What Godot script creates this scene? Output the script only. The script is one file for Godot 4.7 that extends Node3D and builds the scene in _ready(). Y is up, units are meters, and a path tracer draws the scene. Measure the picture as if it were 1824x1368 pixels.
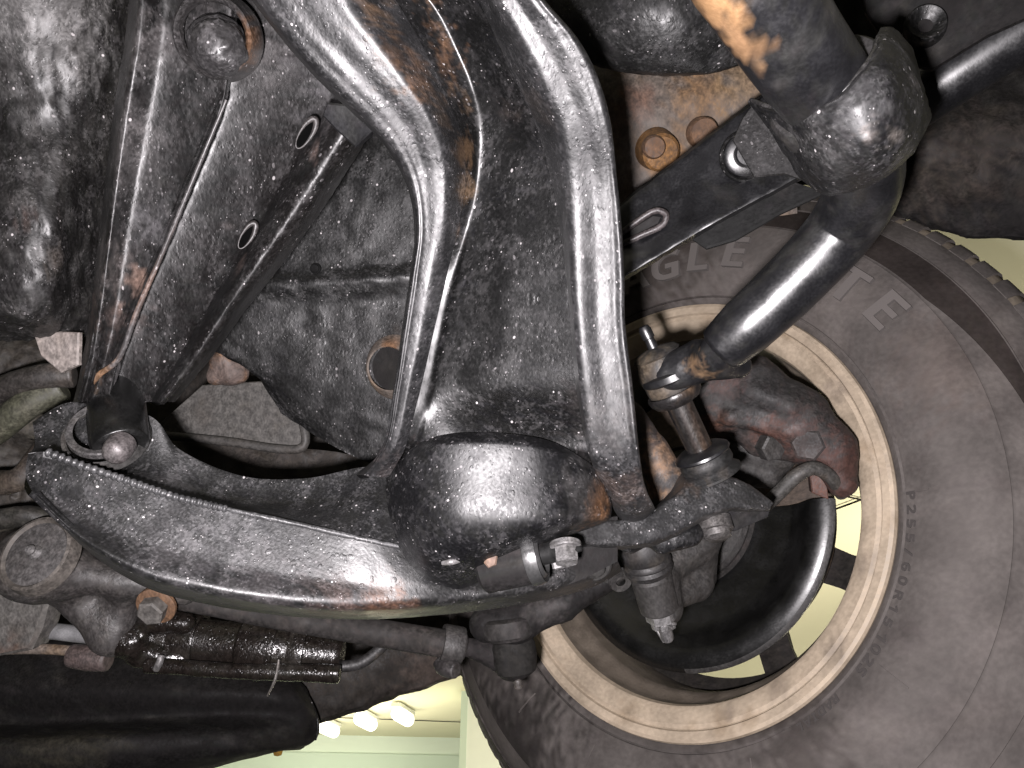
extends Node3D
# A car's front suspension seen from below, lit by a phone's flash.
# Photo points are (x, y, metres in front of the lens); P() turns one into a place in the world.

const F := 1368.0
var EYE := Vector3(0, 1.55, 0)
var VIEW := Basis(Vector3.RIGHT, deg_to_rad(34.0))
var rng := RandomNumberGenerator.new()
var noise := FastNoiseLite.new()
var tex := {}
var M := {}

func P(x: float, y: float, d: float) -> Vector3:
	return EYE + VIEW * Vector3((x - 912.0) / F * d, (684.0 - y) / F * d, -d)

func D(x: float, y: float, z: float) -> Vector3:
	return (VIEW * Vector3(x, y, z)).normalized()

# ---------------------------------------------------------------- mesh builder
class MB:
	var v := PackedVector3Array()
	var n := PackedVector3Array()
	var c := PackedColorArray()
	var uv := PackedVector2Array()
	var ix := PackedInt32Array()
	var base := Color(0.05, 0.05, 0.05)
	var dust := Color(0.2, 0.2, 0.2)
	var amount := 0.0
	var freq := 60.0
	var gain := 2.0
	var stains := []
	var eye := Vector3.ZERO
	var noise: FastNoiseLite

	func shade(p: Vector3) -> Color:
		var col := base
		if amount > 0.0:
			var w := noise.get_noise_3dv(p * freq) * 0.9 + noise.get_noise_3dv(p * freq * 3.7) * 0.55
			col = col.lerp(dust, clampf(w * 1.1 + amount - 0.3, 0.0, 1.0) * 0.75)
		for s in stains:
			var q: float = p.distance_to(s[0]) / s[1]
			if q < 1.6:
				var k := q + noise.get_noise_3dv(p * 95.0) * 0.55 + noise.get_noise_3dv(p * 260.0) * 0.35
				col = col.lerp(s[2], clampf((1.05 - k) * 1.5, 0.0, 1.0) * s[3])
		return Color(col.r * gain, col.g * gain, col.b * gain)

	func put(p: Vector3, m: Vector3) -> int:
		v.append(p); n.append(m); c.append(shade(p)); uv.append(Vector2.ZERO)
		return v.size() - 1

	func tri(a: int, b: int, d: int) -> void:
		var g := (v[d] - v[a]).cross(v[b] - v[a])
		if g.dot(n[a] + n[b] + n[d]) < 0.0:
			ix.append_array([a, d, b])
		else:
			ix.append_array([a, b, d])

	func quad(a: int, b: int, d: int, e: int) -> void:
		tri(a, b, d); tri(a, d, e)

	# a grid of points; thick > 0 gives it a back and edges
	func grid(g: Array, thick := 0.0, wrap := false, bump := 0.0, bfreq := 40.0, out := Vector3.INF) -> void:
		var rows := g.size()
		var cols: int = g[0].size()
		var nn := []
		var facing := 0.0
		for pass_ in (2 if bump != 0.0 else 1):
			nn = []
			facing = 0.0
			for j in rows:
				var line := PackedVector3Array()
				for i in cols:
					var a: Vector3 = g[j][(i + 1) % cols] if wrap else g[j][mini(i + 1, cols - 1)]
					var b: Vector3 = g[j][(i - 1 + cols) % cols] if wrap else g[j][maxi(i - 1, 0)]
					var e: Vector3 = g[mini(j + 1, rows - 1)][i]
					var f: Vector3 = g[maxi(j - 1, 0)][i]
					var m := (a - b).cross(e - f)
					m = m.normalized() if m.length() > 1e-14 else Vector3.ZERO
					line.append(m)
					facing += m.dot(((out if out != Vector3.INF else eye) - g[j][i]).normalized())
				nn.append(line)
			for j in rows:
				for i in cols:
					if nn[j][i] == Vector3.ZERO:
						var jj := j - 1 if j > rows / 2 else j + 1
						nn[j][i] = nn[clampi(jj, 0, rows - 1)][i]
			if out == Vector3.INF and wrap:
				var mid := Vector3.ZERO
				for i in cols: mid += g[rows / 2][i] / cols
				facing = 0.0
				for i in cols: facing += nn[rows / 2][i].dot(g[rows / 2][i] - mid)
			if facing < 0.0:
				for j in rows:
					for i in cols: nn[j][i] = -nn[j][i]
			if pass_ == 0 and bump != 0.0:
				for j in rows:
					for i in cols:
						var p: Vector3 = g[j][i]
						g[j][i] = p + nn[j][i] * bump * (noise.get_noise_3dv(p * bfreq) + 0.5 * noise.get_noise_3dv(p * bfreq * 2.7))
		var first := v.size()
		for j in rows:
			for i in cols: put(g[j][i], nn[j][i])
		var last := cols if wrap else cols - 1
		for j in rows - 1:
			for i in last:
				var i2 := (i + 1) % cols
				quad(first + j * cols + i, first + j * cols + i2, first + (j + 1) * cols + i2, first + (j + 1) * cols + i)
		if thick > 0.0:
			var back := v.size()
			for j in rows:
				for i in cols: put(g[j][i] - nn[j][i] * thick, -nn[j][i])
			for j in rows - 1:
				for i in last:
					var i2 := (i + 1) % cols
					quad(back + j * cols + i, back + j * cols + i2, back + (j + 1) * cols + i2, back + (j + 1) * cols + i)
			var rim := []
			for i in cols: rim.append([0, i, 1, i])
			edge(g, nn, rim, thick)
			rim = []
			for i in cols: rim.append([rows - 1, i, rows - 2, i])
			edge(g, nn, rim, thick)
			if not wrap:
				rim = []
				for j in rows: rim.append([j, 0, j, 1])
				edge(g, nn, rim, thick)
				rim = []
				for j in rows: rim.append([j, cols - 1, j, cols - 2])
				edge(g, nn, rim, thick)

	func edge(g: Array, nn: Array, rim: Array, thick: float) -> void:
		var at := v.size()
		for r in rim:
			var p: Vector3 = g[r[0]][r[1]]
			var q: Vector3 = g[r[2]][r[3]]
			var m: Vector3 = nn[r[0]][r[1]]
			var o := p - q
			o = (o - m * o.dot(m)).normalized() if o.length() > 1e-12 else m
			put(p, o); put(p - m * thick, o)
		for k in rim.size() - 1:
			quad(at + k * 2, at + k * 2 + 1, at + k * 2 + 3, at + k * 2 + 2)

	# turned shape: profile of (radius, height along axis)
	func lathe(at: Vector3, axis: Vector3, prof: Array, seg := 40, a0 := 0.0, a1 := TAU, crease := 0.8) -> void:
		axis = axis.normalized()
		var e1 := axis.cross(Vector3(0.31, 0.87, 0.38)).normalized()
		turned(at, e1, axis.cross(e1), axis, prof, seg, a0, a1, crease)

	func turned(at: Vector3, e1: Vector3, e2: Vector3, axis: Vector3, prof: Array, seg := 40, a0 := 0.0, a1 := TAU, crease := 0.8) -> void:
		var sn := []
		for k in prof.size() - 1:
			var t: Vector2 = prof[k + 1] - prof[k]
			sn.append(Vector2(t.y, -t.x).normalized())
		for k in prof.size() - 1:
			var na: Vector2 = sn[k]
			var nb: Vector2 = sn[k]
			if k > 0 and sn[k].dot(sn[k - 1]) > crease: na = (sn[k] + sn[k - 1]).normalized()
			if k < prof.size() - 2 and sn[k].dot(sn[k + 1]) > crease: nb = (sn[k] + sn[k + 1]).normalized()
			var at0 := v.size()
			for i in seg + 1:
				var a := lerpf(a0, a1, float(i) / seg)
				var d := e1 * cos(a) + e2 * sin(a)
				put(at + d * prof[k].x + axis * prof[k].y, d * na.x + axis * na.y)
				put(at + d * prof[k + 1].x + axis * prof[k + 1].y, d * nb.x + axis * nb.y)
			for i in seg:
				quad(at0 + i * 2, at0 + i * 2 + 1, at0 + i * 2 + 3, at0 + i * 2 + 2)

	# hexagonal head with a chamfered top
	func hex(at: Vector3, axis: Vector3, r: float, h: float, turn := 0.0) -> void:
		axis = axis.normalized()
		var e1 := axis.cross(Vector3(0.31, 0.87, 0.38)).normalized()
		var e2 := axis.cross(e1)
		for k in 6:
			var a := turn + TAU * k / 6.0
			var b := turn + TAU * (k + 1) / 6.0
			var da := e1 * cos(a) + e2 * sin(a)
			var db := e1 * cos(b) + e2 * sin(b)
			var side := (da + db).normalized()
			var cham := (side + axis * 1.4).normalized()
			var h2 := h * 0.86
			quad(put(at + da * r, side), put(at + db * r, side), put(at + db * r + axis * h2, side), put(at + da * r + axis * h2, side))
			quad(put(at + da * r + axis * h2, cham), put(at + db * r + axis * h2, cham), put(at + db * r * 0.86 + axis * h, cham), put(at + da * r * 0.86 + axis * h, cham))
			tri(put(at + axis * h, axis), put(at + da * r * 0.86 + axis * h, axis), put(at + db * r * 0.86 + axis * h, axis))

	# round bar through points; radii may flatten it: Vector2(wide, thick) with wide along `side`
	func tube(pts: Array, radii: Array, seg := 20, fine := 6, side := Vector3.ZERO, bump := 0.0, bfreq := 60.0) -> void:
		var line := []
		var rad := []
		for k in pts.size() - 1:
			for s in fine + (1 if k == pts.size() - 2 else 0):
				var t := float(s) / fine
				line.append(pts[k].cubic_interpolate(pts[k + 1], pts[maxi(k - 1, 0)], pts[mini(k + 2, pts.size() - 1)], t))
				var ra: Variant = radii[mini(k, radii.size() - 1)]
				var rb: Variant = radii[mini(k + 1, radii.size() - 1)]
				var qa: Vector2 = ra if ra is Vector2 else Vector2(ra, ra)
				var qb: Vector2 = rb if rb is Vector2 else Vector2(rb, rb)
				rad.append(qa.lerp(qb, t))
		var g := []
		var up := side
		var caps := []
		for k in line.size():
			var d: Vector3 = (line[mini(k + 1, line.size() - 1)] - line[maxi(k - 1, 0)]).normalized()
			if up == Vector3.ZERO: up = d.cross(Vector3(0.3, 0.5, 0.81))
			up = (up - d * up.dot(d)).normalized()
			var w := d.cross(up)
			var ring := PackedVector3Array()
			for i in seg:
				var a := TAU * i / seg
				ring.append(line[k] + up * cos(a) * rad[k].x + w * sin(a) * rad[k].y)
			g.append(ring)
			if k == 0: caps.append([ring, -d, line[k]])
			if k == line.size() - 1: caps.append([ring, d, line[k]])
		# rounded rims: a smaller ring pushed out at each end
		for e in 2:
			var ring: PackedVector3Array = caps[e][0]
			var r: float = (ring[0] - caps[e][2]).length()
			var lip := PackedVector3Array()
			for p in ring: lip.append(caps[e][2] + (p - caps[e][2]) * 0.86 + caps[e][1] * r * 0.1)
			if e == 0: g.push_front(lip)
			else: g.append(lip)
			var at := v.size()
			put(caps[e][2] + caps[e][1] * r * 0.1, caps[e][1])
			for p in lip: put(p, caps[e][1])
			for i in seg: tri(at, at + 1 + i, at + 1 + (i + 1) % seg)
		grid(g, 0.0, true, bump, bfreq)

	# flat plate: outline points (world), pushed away from `front` by thick, with a small bevel
	func plate(pts: Array, front: Vector3, thick: float, bevel := 0.0012) -> void:
		var mid := Vector3.ZERO
		for p in pts: mid += p / pts.size()
		var nrm := Vector3.ZERO
		for k in pts.size(): nrm += (pts[k] - mid).cross(pts[(k + 1) % pts.size()] - mid)
		nrm = nrm.normalized()
		if nrm.dot(front) < 0: nrm = -nrm
		var e1: Vector3 = (pts[1] - pts[0]).normalized()
		e1 = (e1 - nrm * e1.dot(nrm)).normalized()
		var e2 := nrm.cross(e1)
		var flat := PackedVector2Array()
		for p in pts: flat.append(Vector2((p - mid).dot(e1), (p - mid).dot(e2)))
		if Geometry2D.is_polygon_clockwise(flat): flat.reverse()
		var inner := Geometry2D.offset_polygon(flat, -bevel, Geometry2D.JOIN_MITER)
		var top: PackedVector2Array = flat
		var outs := []
		for k in flat.size():
			var t := (flat[(k + 1) % flat.size()] - flat[k]).normalized()
			var t0 := (flat[k] - flat[k - 1]).normalized()
			outs.append(Vector2(t.y, -t.x)); outs.append((Vector2(t.y, -t.x) + Vector2(t0.y, -t0.x)).normalized())
		var small := PackedVector2Array()
		for k in flat.size(): small.append(flat[k] - outs[k * 2 + 1] * bevel)
		var w := func(q: Vector2, h: float) -> Vector3: return mid + e1 * q.x + e2 * q.y + nrm * h
		var tris := Geometry2D.triangulate_polygon(small)
		if tris.is_empty():
			small = flat; tris = Geometry2D.triangulate_polygon(flat)
		# the face, cut finer so that stains and dirt have vertices to sit on
		for k in range(0, tris.size(), 3):
			split(w.call(small[tris[k]], 0.0), w.call(small[tris[k + 1]], 0.0), w.call(small[tris[k + 2]], 0.0), nrm, 0)
		for k in flat.size():
			var j := (k + 1) % flat.size()
			var o: Vector2 = outs[k * 2]
			var on: Vector3 = e1 * o.x + e2 * o.y
			var bn: Vector3 = (on + nrm).normalized()
			quad(put(w.call(small[k], 0.0), bn), put(w.call(small[j], 0.0), bn), put(w.call(flat[j], -bevel), bn), put(w.call(flat[k], -bevel), bn))
			quad(put(w.call(flat[k], -bevel), on), put(w.call(flat[j], -bevel), on), put(w.call(flat[j], -thick), on), put(w.call(flat[k], -thick), on))
		for k in range(0, tris.size(), 3):
			tri(put(w.call(small[tris[k]], -thick), -nrm), put(w.call(small[tris[k + 1]], -thick), -nrm), put(w.call(small[tris[k + 2]], -thick), -nrm))

	func split(a: Vector3, b: Vector3, d: Vector3, m: Vector3, deep: int) -> void:
		var ab := a.distance_to(b); var bd := b.distance_to(d); var da := d.distance_to(a)
		var big := maxf(ab, maxf(bd, da))
		if big < 0.008 or deep > 9:
			tri(put(a, m), put(b, m), put(d, m))
		elif big == ab:
			var h := (a + b) / 2.0
			split(a, h, d, m, deep + 1); split(h, b, d, m, deep + 1)
		elif big == bd:
			var h := (b + d) / 2.0
			split(a, b, h, m, deep + 1); split(a, h, d, m, deep + 1)
		else:
			var h := (a + d) / 2.0
			split(a, b, h, m, deep + 1); split(h, b, d, m, deep + 1)

	# one smooth cast body from tapered capsules [a, b, ra, rb]; cuts are capsules taken away
	func cast(caps: Array, k: float, cell: float, rough := 0.0, cuts := []) -> void:
		var lo := Vector3.INF
		var hi := -Vector3.INF
		for q in caps:
			var r: float = maxf(q[2], q[3]) + cell * 2.5 + rough
			for e in 2:
				lo = lo.min(q[e] - Vector3.ONE * r); hi = hi.max(q[e] + Vector3.ONE * r)
		var dim := Vector3i(((hi - lo) / cell).ceil()) + Vector3i.ONE
		var val := PackedFloat32Array()
		val.resize(dim.x * dim.y * dim.z)
		var at := 0
		var pre := []
		for q in caps: pre.append([q[0], q[1] - q[0], maxf((q[1] - q[0]).length_squared(), 1e-12), q[2], q[3] - q[2]])
		for z in dim.z:
			for y in dim.y:
				for x in dim.x:
					var p := lo + Vector3(x, y, z) * cell
					var s := 1e9
					for q in pre:
						var pa: Vector3 = p - q[0]
						var h := clampf(pa.dot(q[1]) / q[2], 0.0, 1.0)
						var d: float = (pa - q[1] * h).length() - q[3] - q[4] * h
						if s > 1e8: s = d
						else:
							var m := maxf(k - absf(s - d), 0.0) / k
							s = minf(s, d) - m * m * k * 0.25
					if rough > 0.0 and absf(s) < rough + cell * 2.0:
						s += rough * (noise.get_noise_3dv(p * 70.0) + 0.4 * noise.get_noise_3dv(p * 210.0))
					for q in cuts:
						var pa: Vector3 = p - q[0]
						var ba: Vector3 = q[1] - q[0]
						var h := clampf(pa.dot(ba) / maxf(ba.length_squared(), 1e-12), 0.0, 1.0)
						s = maxf(s, q[2] - (pa - ba * h).length())
					val[at] = s
					at += 1
		var sx := 1; var sy := dim.x; var sz := dim.x * dim.y
		var id := {}
		for z in dim.z - 1:
			for y in dim.y - 1:
				for x in dim.x - 1:
					var o := x + y * sy + z * sz
					var neg := 0
					for e in 8:
						if val[o + (e & 1) + ((e >> 1) & 1) * sy + ((e >> 2) & 1) * sz] < 0.0: neg += 1
					if neg == 0 or neg == 8: continue
					var sum := Vector3.ZERO
					var cnt := 0
					for e in 8:
						for ax in 3:
							var bit := 1 << ax
							if e & bit: continue
							var f := e | bit
							var va := val[o + (e & 1) + ((e >> 1) & 1) * sy + ((e >> 2) & 1) * sz]
							var vb := val[o + (f & 1) + ((f >> 1) & 1) * sy + ((f >> 2) & 1) * sz]
							if (va < 0.0) != (vb < 0.0):
								var t := va / (va - vb)
								var q := Vector3(e & 1, (e >> 1) & 1, (e >> 2) & 1)
								q[ax] += t
								sum += q; cnt += 1
					var g := Vector3.ZERO
					for e in 8:
						var w := val[o + (e & 1) + ((e >> 1) & 1) * sy + ((e >> 2) & 1) * sz]
						g += w * Vector3((e & 1) * 2 - 1, ((e >> 1) & 1) * 2 - 1, ((e >> 2) & 1) * 2 - 1)
					id[o] = put(lo + (Vector3(x, y, z) + sum / cnt) * cell, g.normalized())
		for o in id:
			var x: int = o % dim.x
			var y: int = (o / sy) % dim.y
			var z: int = o / sz
			if y > 0 and z > 0 and (val[o] < 0.0) != (val[o + sx] < 0.0) and id.has(o - sy) and id.has(o - sz) and id.has(o - sy - sz):
				quad(id[o], id[o - sy], id[o - sy - sz], id[o - sz])
			if x > 0 and z > 0 and (val[o] < 0.0) != (val[o + sy] < 0.0) and id.has(o - sx) and id.has(o - sz) and id.has(o - sx - sz):
				quad(id[o], id[o - sx], id[o - sx - sz], id[o - sz])
			if x > 0 and y > 0 and (val[o] < 0.0) != (val[o + sz] < 0.0) and id.has(o - sx) and id.has(o - sy) and id.has(o - sx - sy):
				quad(id[o], id[o - sx], id[o - sx - sy], id[o - sy])

	func box(at: Vector3, e: Basis, size: Vector3, bevel := 0.002) -> void:
		var h := size / 2.0
		var b := Vector3(bevel, bevel, bevel).min(h * 0.45)
		for ax in 3:
			for s in [-1.0, 1.0]:
				var u := (ax + 1) % 3
				var w := (ax + 2) % 3
				var nrm: Vector3 = e[ax] * s
				var q := []
				for k in [[-1, -1], [1, -1], [1, 1], [-1, 1]]:
					q.append(put(at + e[ax] * s * h[ax] + e[u] * k[0] * (h[u] - b[u]) + e[w] * k[1] * (h[w] - b[w]), nrm))
				quad(q[0], q[1], q[2], q[3])
		for ax in 3:
			var u := (ax + 1) % 3
			var w := (ax + 2) % 3
			for k in [[-1, -1], [1, -1], [1, 1], [-1, 1]]:
				var nrm: Vector3 = (e[u] * k[0] + e[w] * k[1]).normalized()
				var q := []
				for t in [-1, 1]:
					q.append(put(at + e[ax] * t * (h[ax] - b[ax]) + e[u] * k[0] * h[u] + e[w] * k[1] * (h[w] - b[w]), nrm))
					q.append(put(at + e[ax] * t * (h[ax] - b[ax]) + e[u] * k[0] * (h[u] - b[u]) + e[w] * k[1] * h[w], nrm))
				quad(q[0], q[1], q[3], q[2])

	func mesh() -> ArrayMesh:
		var a := []
		a.resize(Mesh.ARRAY_MAX)
		a[Mesh.ARRAY_VERTEX] = v; a[Mesh.ARRAY_NORMAL] = n; a[Mesh.ARRAY_COLOR] = c; a[Mesh.ARRAY_INDEX] = ix
		var m := ArrayMesh.new()
		m.add_surface_from_arrays(Mesh.PRIMITIVE_TRIANGLES, a)
		return m

# ---------------------------------------------------------------- looks
func seamless(freq: float, oct: int, size: int, sd: int, kind := FastNoiseLite.TYPE_SIMPLEX) -> PackedByteArray:
	var f := FastNoiseLite.new()
	f.seed = sd; f.noise_type = kind; f.frequency = freq; f.fractal_octaves = oct
	f.fractal_type = FastNoiseLite.FRACTAL_FBM if oct > 1 else FastNoiseLite.FRACTAL_NONE
	var im := f.get_seamless_image(size, size, false, false, 0.15, true)
	im.convert(Image.FORMAT_L8)
	return im.get_data()

func grey(data: PackedByteArray, size: int) -> ImageTexture:
	return ImageTexture.create_from_image(Image.create_from_data(size, size, false, Image.FORMAT_L8, data))

func make_textures() -> void:
	var S := 1024
	var big := seamless(0.006, 5, S, 11)
	var fine := seamless(0.06, 3, S, 12)
	var mid := seamless(0.022, 4, S, 13)
	# grime: dark paint with paler dusty patches and pinprick specks
	var grime := PackedByteArray(); grime.resize(S * S)
	var even := PackedByteArray(); even.resize(S * S)
	var rough := PackedByteArray(); rough.resize(S * S)
	var height := PackedByteArray(); height.resize(S * S)
	for i in S * S:
		var b := big[i] / 255.0
		var m := mid[i] / 255.0
		var f := fine[i] / 255.0
		var patch := clampf((b * 0.55 + m * 0.45 - 0.5) * 6.0 + (f - 0.5) * 2.2, 0.0, 1.0)
		grime[i] = int(255.0 * clampf(0.56 + 0.22 * (f - 0.5) + 0.12 * patch, 0.0, 1.0))
		even[i] = int(255.0 * clampf(0.72 + 0.35 * (m - 0.5) + 0.25 * (f - 0.5), 0.0, 1.0))
		rough[i] = int(255.0 * clampf(0.80 + 0.25 * (b - 0.5) + 0.10 * patch - 0.05 + 0.2 * (f - 0.5), 0.3, 1.0))
		height[i] = int(255.0 * clampf(0.30 + 0.22 * (f - 0.5) + 0.18 * (m - 0.5), 0.0, 1.0))
	rng.seed = 5
	var drops := height.duplicate()
	for k in 3200:
		var cx := rng.randi() % S
		var cy := rng.randi() % S
		if big[cy * S + cx] < 105: continue
		var r := 2.0 + pow(rng.randf(), 3.0) * 6.5
		var hgt := 0.22 + 0.3 * rng.randf()
		var w := int(ceil(r))
		for y in range(-w, w + 1):
			for x in range(-w, w + 1):
				var q := 1.0 - (x * x + y * y) / (r * r)
				if q > 0.0:
					var o := ((cy + y + S) % S) * S + (cx + x + S) % S
					drops[o] = mini(255, drops[o] + int(255.0 * hgt * sqrt(q)))
	# pale dust: soft mottling and pinprick specks, laid over the paint by their alpha
	var dusty := PackedByteArray(); dusty.resize(S * S * 4)
	for i in S * S:
		var a := clampf((mid[i] / 255.0 - 0.5) * 2.6 + (fine[i] / 255.0 - 0.5) * 1.1 + (big[i] / 255.0 - 0.5) * 1.5 - 0.15, 0.0, 1.0)
		dusty[i * 4] = 150; dusty[i * 4 + 1] = 146; dusty[i * 4 + 2] = 148
		dusty[i * 4 + 3] = int(255.0 * 0.05 * a)
	for k in 2000:
		var cx := rng.randi() % S
		var cy := rng.randi() % S
		if big[cy * S + cx] < 118 + rng.randi() % 26: continue
		var r := 1.2 + pow(rng.randf(), 5.0) * 3.2
		var al := 0.10 + 0.9 * pow(rng.randf(), 3.0)
		var ex := 0.6 + 0.8 * rng.randf()
		var w := int(ceil(r * 1.4))
		for y in range(-w, w + 1):
			for x in range(-w, w + 1):
				var q := sqrt(x * x * ex + y * y / ex) / r
				if q < 1.15:
					var o := (((cy + y + S) % S) * S + (cx + x + S) % S) * 4
					dusty[o + 3] = maxi(dusty[o + 3], int(255.0 * al * clampf((1.15 - q) * 4.0, 0.0, 1.0)))
					if al > 0.5:
						dusty[o] = 205; dusty[o + 1] = 200; dusty[o + 2] = 200
	var di := Image.create_from_data(S, S, false, Image.FORMAT_RGBA8, dusty)
	tex.dusty = ImageTexture.create_from_image(di)
	tex.grime = grey(grime, S)
	tex.even = grey(even, S)
	var soft := PackedByteArray(); soft.resize(S * S)
	for i in S * S: soft[i] = int(255.0 * clampf(0.74 + 0.20 * (big[i] / 255.0 - 0.5) + 0.10 * (fine[i] / 255.0 - 0.5), 0.0, 1.0))
	tex.soft = grey(soft, S)
	tex.rough = grey(rough, S)
	tex.drops = bumped(drops, S, 5.0)
	tex.grain = bumped(height, S, 5.0)

func bumped(data: PackedByteArray, S: int, scale: float) -> ImageTexture:
	var im := Image.create_from_data(S, S, false, Image.FORMAT_L8, data)
	im.convert(Image.FORMAT_RGBA8)
	im.bump_map_to_normal_map(scale)
	return ImageTexture.create_from_image(im)

# name, base albedo, dust albedo, dust share, roughness, specular, albedo map, normal map, normal scale, tiles per metre, metallic
func look(nm: String, base: Color, dust: Color, amount: float, rough: float, map: String, nmap: String, nscale: float, per := 3.0, metal := 0.0, freq := 22.0, spec := 0.5, gain := 2.0) -> void:
	var m := StandardMaterial3D.new()
	m.resource_name = nm
	m.albedo_color = Color(1.0 / gain, 1.0 / gain, 1.0 / gain).linear_to_srgb()
	m.vertex_color_use_as_albedo = true
	m.albedo_texture = tex[map]
	m.roughness = rough
	m.roughness_texture = tex.rough
	m.roughness_texture_channel = BaseMaterial3D.TEXTURE_CHANNEL_RED
	m.metallic = metal
	m.metallic_specular = spec
	if nmap:
		m.normal_enabled = true
		m.normal_texture = tex[nmap]
		m.normal_scale = nscale
	m.uv1_triplanar = true
	m.uv1_world_triplanar = true
	m.uv1_triplanar_sharpness = 4.0
	m.uv1_scale = Vector3(per, per, per)
	if map == "grime":
		m.detail_enabled = true
		m.detail_albedo = tex.dusty
		m.detail_blend_mode = BaseMaterial3D.BLEND_MODE_MIX
		m.detail_uv_layer = BaseMaterial3D.DETAIL_UV_1
	M[nm] = {"m": m, "base": base, "dust": dust, "amount": amount, "freq": freq, "gain": gain}

func make_looks() -> void:
	var K := Color(0.020, 0.020, 0.021)
	look("arm_paint", Color(0.013, 0.013, 0.014), Color(0.045, 0.045, 0.047), 0.22, 0.60, "grime", "drops", 0.34, 6.0, 0.0, 22.0, 0.56)
	look("cup_paint", Color(0.011, 0.011, 0.012), Color(0.03, 0.03, 0.031), 0.2, 0.62, "grime", "drops", 0.3, 6.0, 0.0, 22.0, 0.5)
	look("web_paint", Color(0.011, 0.011, 0.0115), Color(0.03, 0.03, 0.031), 0.1, 0.52, "grime", "drops", 0.30, 6.0, 0.0, 22.0, 0.5)
	look("dark_hole", Color(0.004, 0.004, 0.004), Color(0.004, 0.004, 0.004), 0.0, 1.0, "soft", "", 0.0, 6.0, 0.0, 22.0, 0.0)
	look("gloss_paint", Color(0.015, 0.015, 0.016), Color(0.07, 0.068, 0.066), 0.02, 0.46, "soft", "grain", 0.14, 6.0, 0.0, 22.0, 0.68)
	look("dusty_paint", Color(0.012, 0.0118, 0.0118), Color(0.062, 0.06, 0.059), 0.18, 0.60, "grime", "drops", 0.5, 5.0, 0.0, 30.0)
	look("dull_black", Color(0.016, 0.015, 0.015), Color(0.06, 0.055, 0.05), 0.15, 1.0, "even", "grain", 0.5, 4.0, 0.0, 22.0, 0.35)
	look("oily", Color(0.018, 0.015, 0.012), Color(0.05, 0.045, 0.04), 0.3, 0.34, "even", "drops", 1.0, 6.0)
	look("rubber_tyre", Color(0.180, 0.161, 0.152), Color(0.215, 0.191, 0.177), 0.35, 1.0, "soft", "grain", 0.12, 2.5, 0.0, 7.0, 0.15)
	look("rubber", Color(0.03, 0.029, 0.028), Color(0.15, 0.125, 0.10), 0.25, 0.75, "even", "grain", 0.5, 6.0)
	look("rim_alloy", Color(0.70, 0.57, 0.425), Color(0.50, 0.39, 0.28), 0.05, 0.85, "soft", "grain", 0.25, 3.0, 0.0, 14.0, 0.5, 1.0)
	look("barrel_alloy", Color(0.26, 0.215, 0.17), Color(0.14, 0.112, 0.085), 0.35, 0.85, "soft", "grain", 0.4, 5.0, 0.0, 14.0)
	look("rust_cast", Color(0.040, 0.036, 0.035), Color(0.085, 0.055, 0.047), 0.35, 0.9, "even", "grain", 1.0, 6.0, 0.0, 24.0)
	look("rust", Color(0.22, 0.12, 0.065), Color(0.09, 0.06, 0.045), 0.35, 0.9, "even", "grain", 0.8, 6.0, 0.0, 40.0)
	look("tan_panel", Color(0.20, 0.165, 0.14), Color(0.27, 0.17, 0.09), 0.3, 0.85, "even", "grain", 0.5, 5.0, 0.0, 20.0)
	look("grey_cast", Color(0.055, 0.052, 0.050), Color(0.095, 0.088, 0.082), 0.3, 0.75, "even", "grain", 0.9, 6.0, 0.0, 40.0)
	look("grey_plate", Color(0.15, 0.142, 0.132), Color(0.10, 0.085, 0.07), 0.3, 0.85, "even", "grain", 0.4, 5.0, 0.0, 25.0)
	look("steel", Color(0.32, 0.31, 0.31), Color(0.16, 0.15, 0.14), 0.4, 0.6, "even", "grain", 0.5, 8.0, 0.4, 60.0)
	look("chrome", Color(0.42, 0.42, 0.43), Color(0.3, 0.3, 0.3), 0.2, 0.45, "soft", "", 0.0, 8.0, 0.35)
	look("brown_dirt", Color(0.045, 0.037, 0.031), Color(0.085, 0.07, 0.058), 0.35, 0.92, "even", "grain", 0.6, 4.0, 0.0, 16.0)
	look("pale_plastic", Color(0.42, 0.37, 0.34), Color(0.3, 0.25, 0.22), 0.3, 0.8, "even", "grain", 0.3, 5.0)
	look("link_sleeve", Color(0.025, 0.023, 0.022), Color(0.16, 0.10, 0.06), 0.2, 0.5, "even", "grain", 0.6, 6.0, 0.0, 30.0)

func plain(col: Color, rough := 0.9) -> StandardMaterial3D:
	var m := StandardMaterial3D.new()
	m.albedo_color = col.linear_to_srgb()
	m.roughness = rough
	return m

# ---------------------------------------------------------------- things and parts
func mb(lk: String, stains := []) -> MB:
	var b := MB.new()
	b.noise = noise
	b.eye = EYE
	b.base = M[lk].base; b.dust = M[lk].dust; b.amount = M[lk].amount; b.freq = M[lk].freq; b.gain = M[lk].gain
	b.stains = stains
	return b

func thing(called: String, label: String, category: String, at: Vector3, group := "", basis_ := Basis()) -> Node3D:
	var o := Node3D.new()
	o.name = called
	add_child(o, true)
	o.transform = Transform3D(basis_, at)
	o.set_meta("label", label)
	o.set_meta("category", category)
	if group: o.set_meta("group", group)
	return o

# shapes are made in world places, or in the thing's own axes when local
func part(called: String, b: MB, lk: String, parent: Node3D, local := false) -> MeshInstance3D:
	var o := MeshInstance3D.new()
	o.name = called
	o.mesh = b.mesh()
	o.mesh.surface_set_material(0, M[lk].m)
	parent.add_child(o, true)
	if not local: o.transform = parent.global_transform.affine_inverse()
	return o

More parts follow.
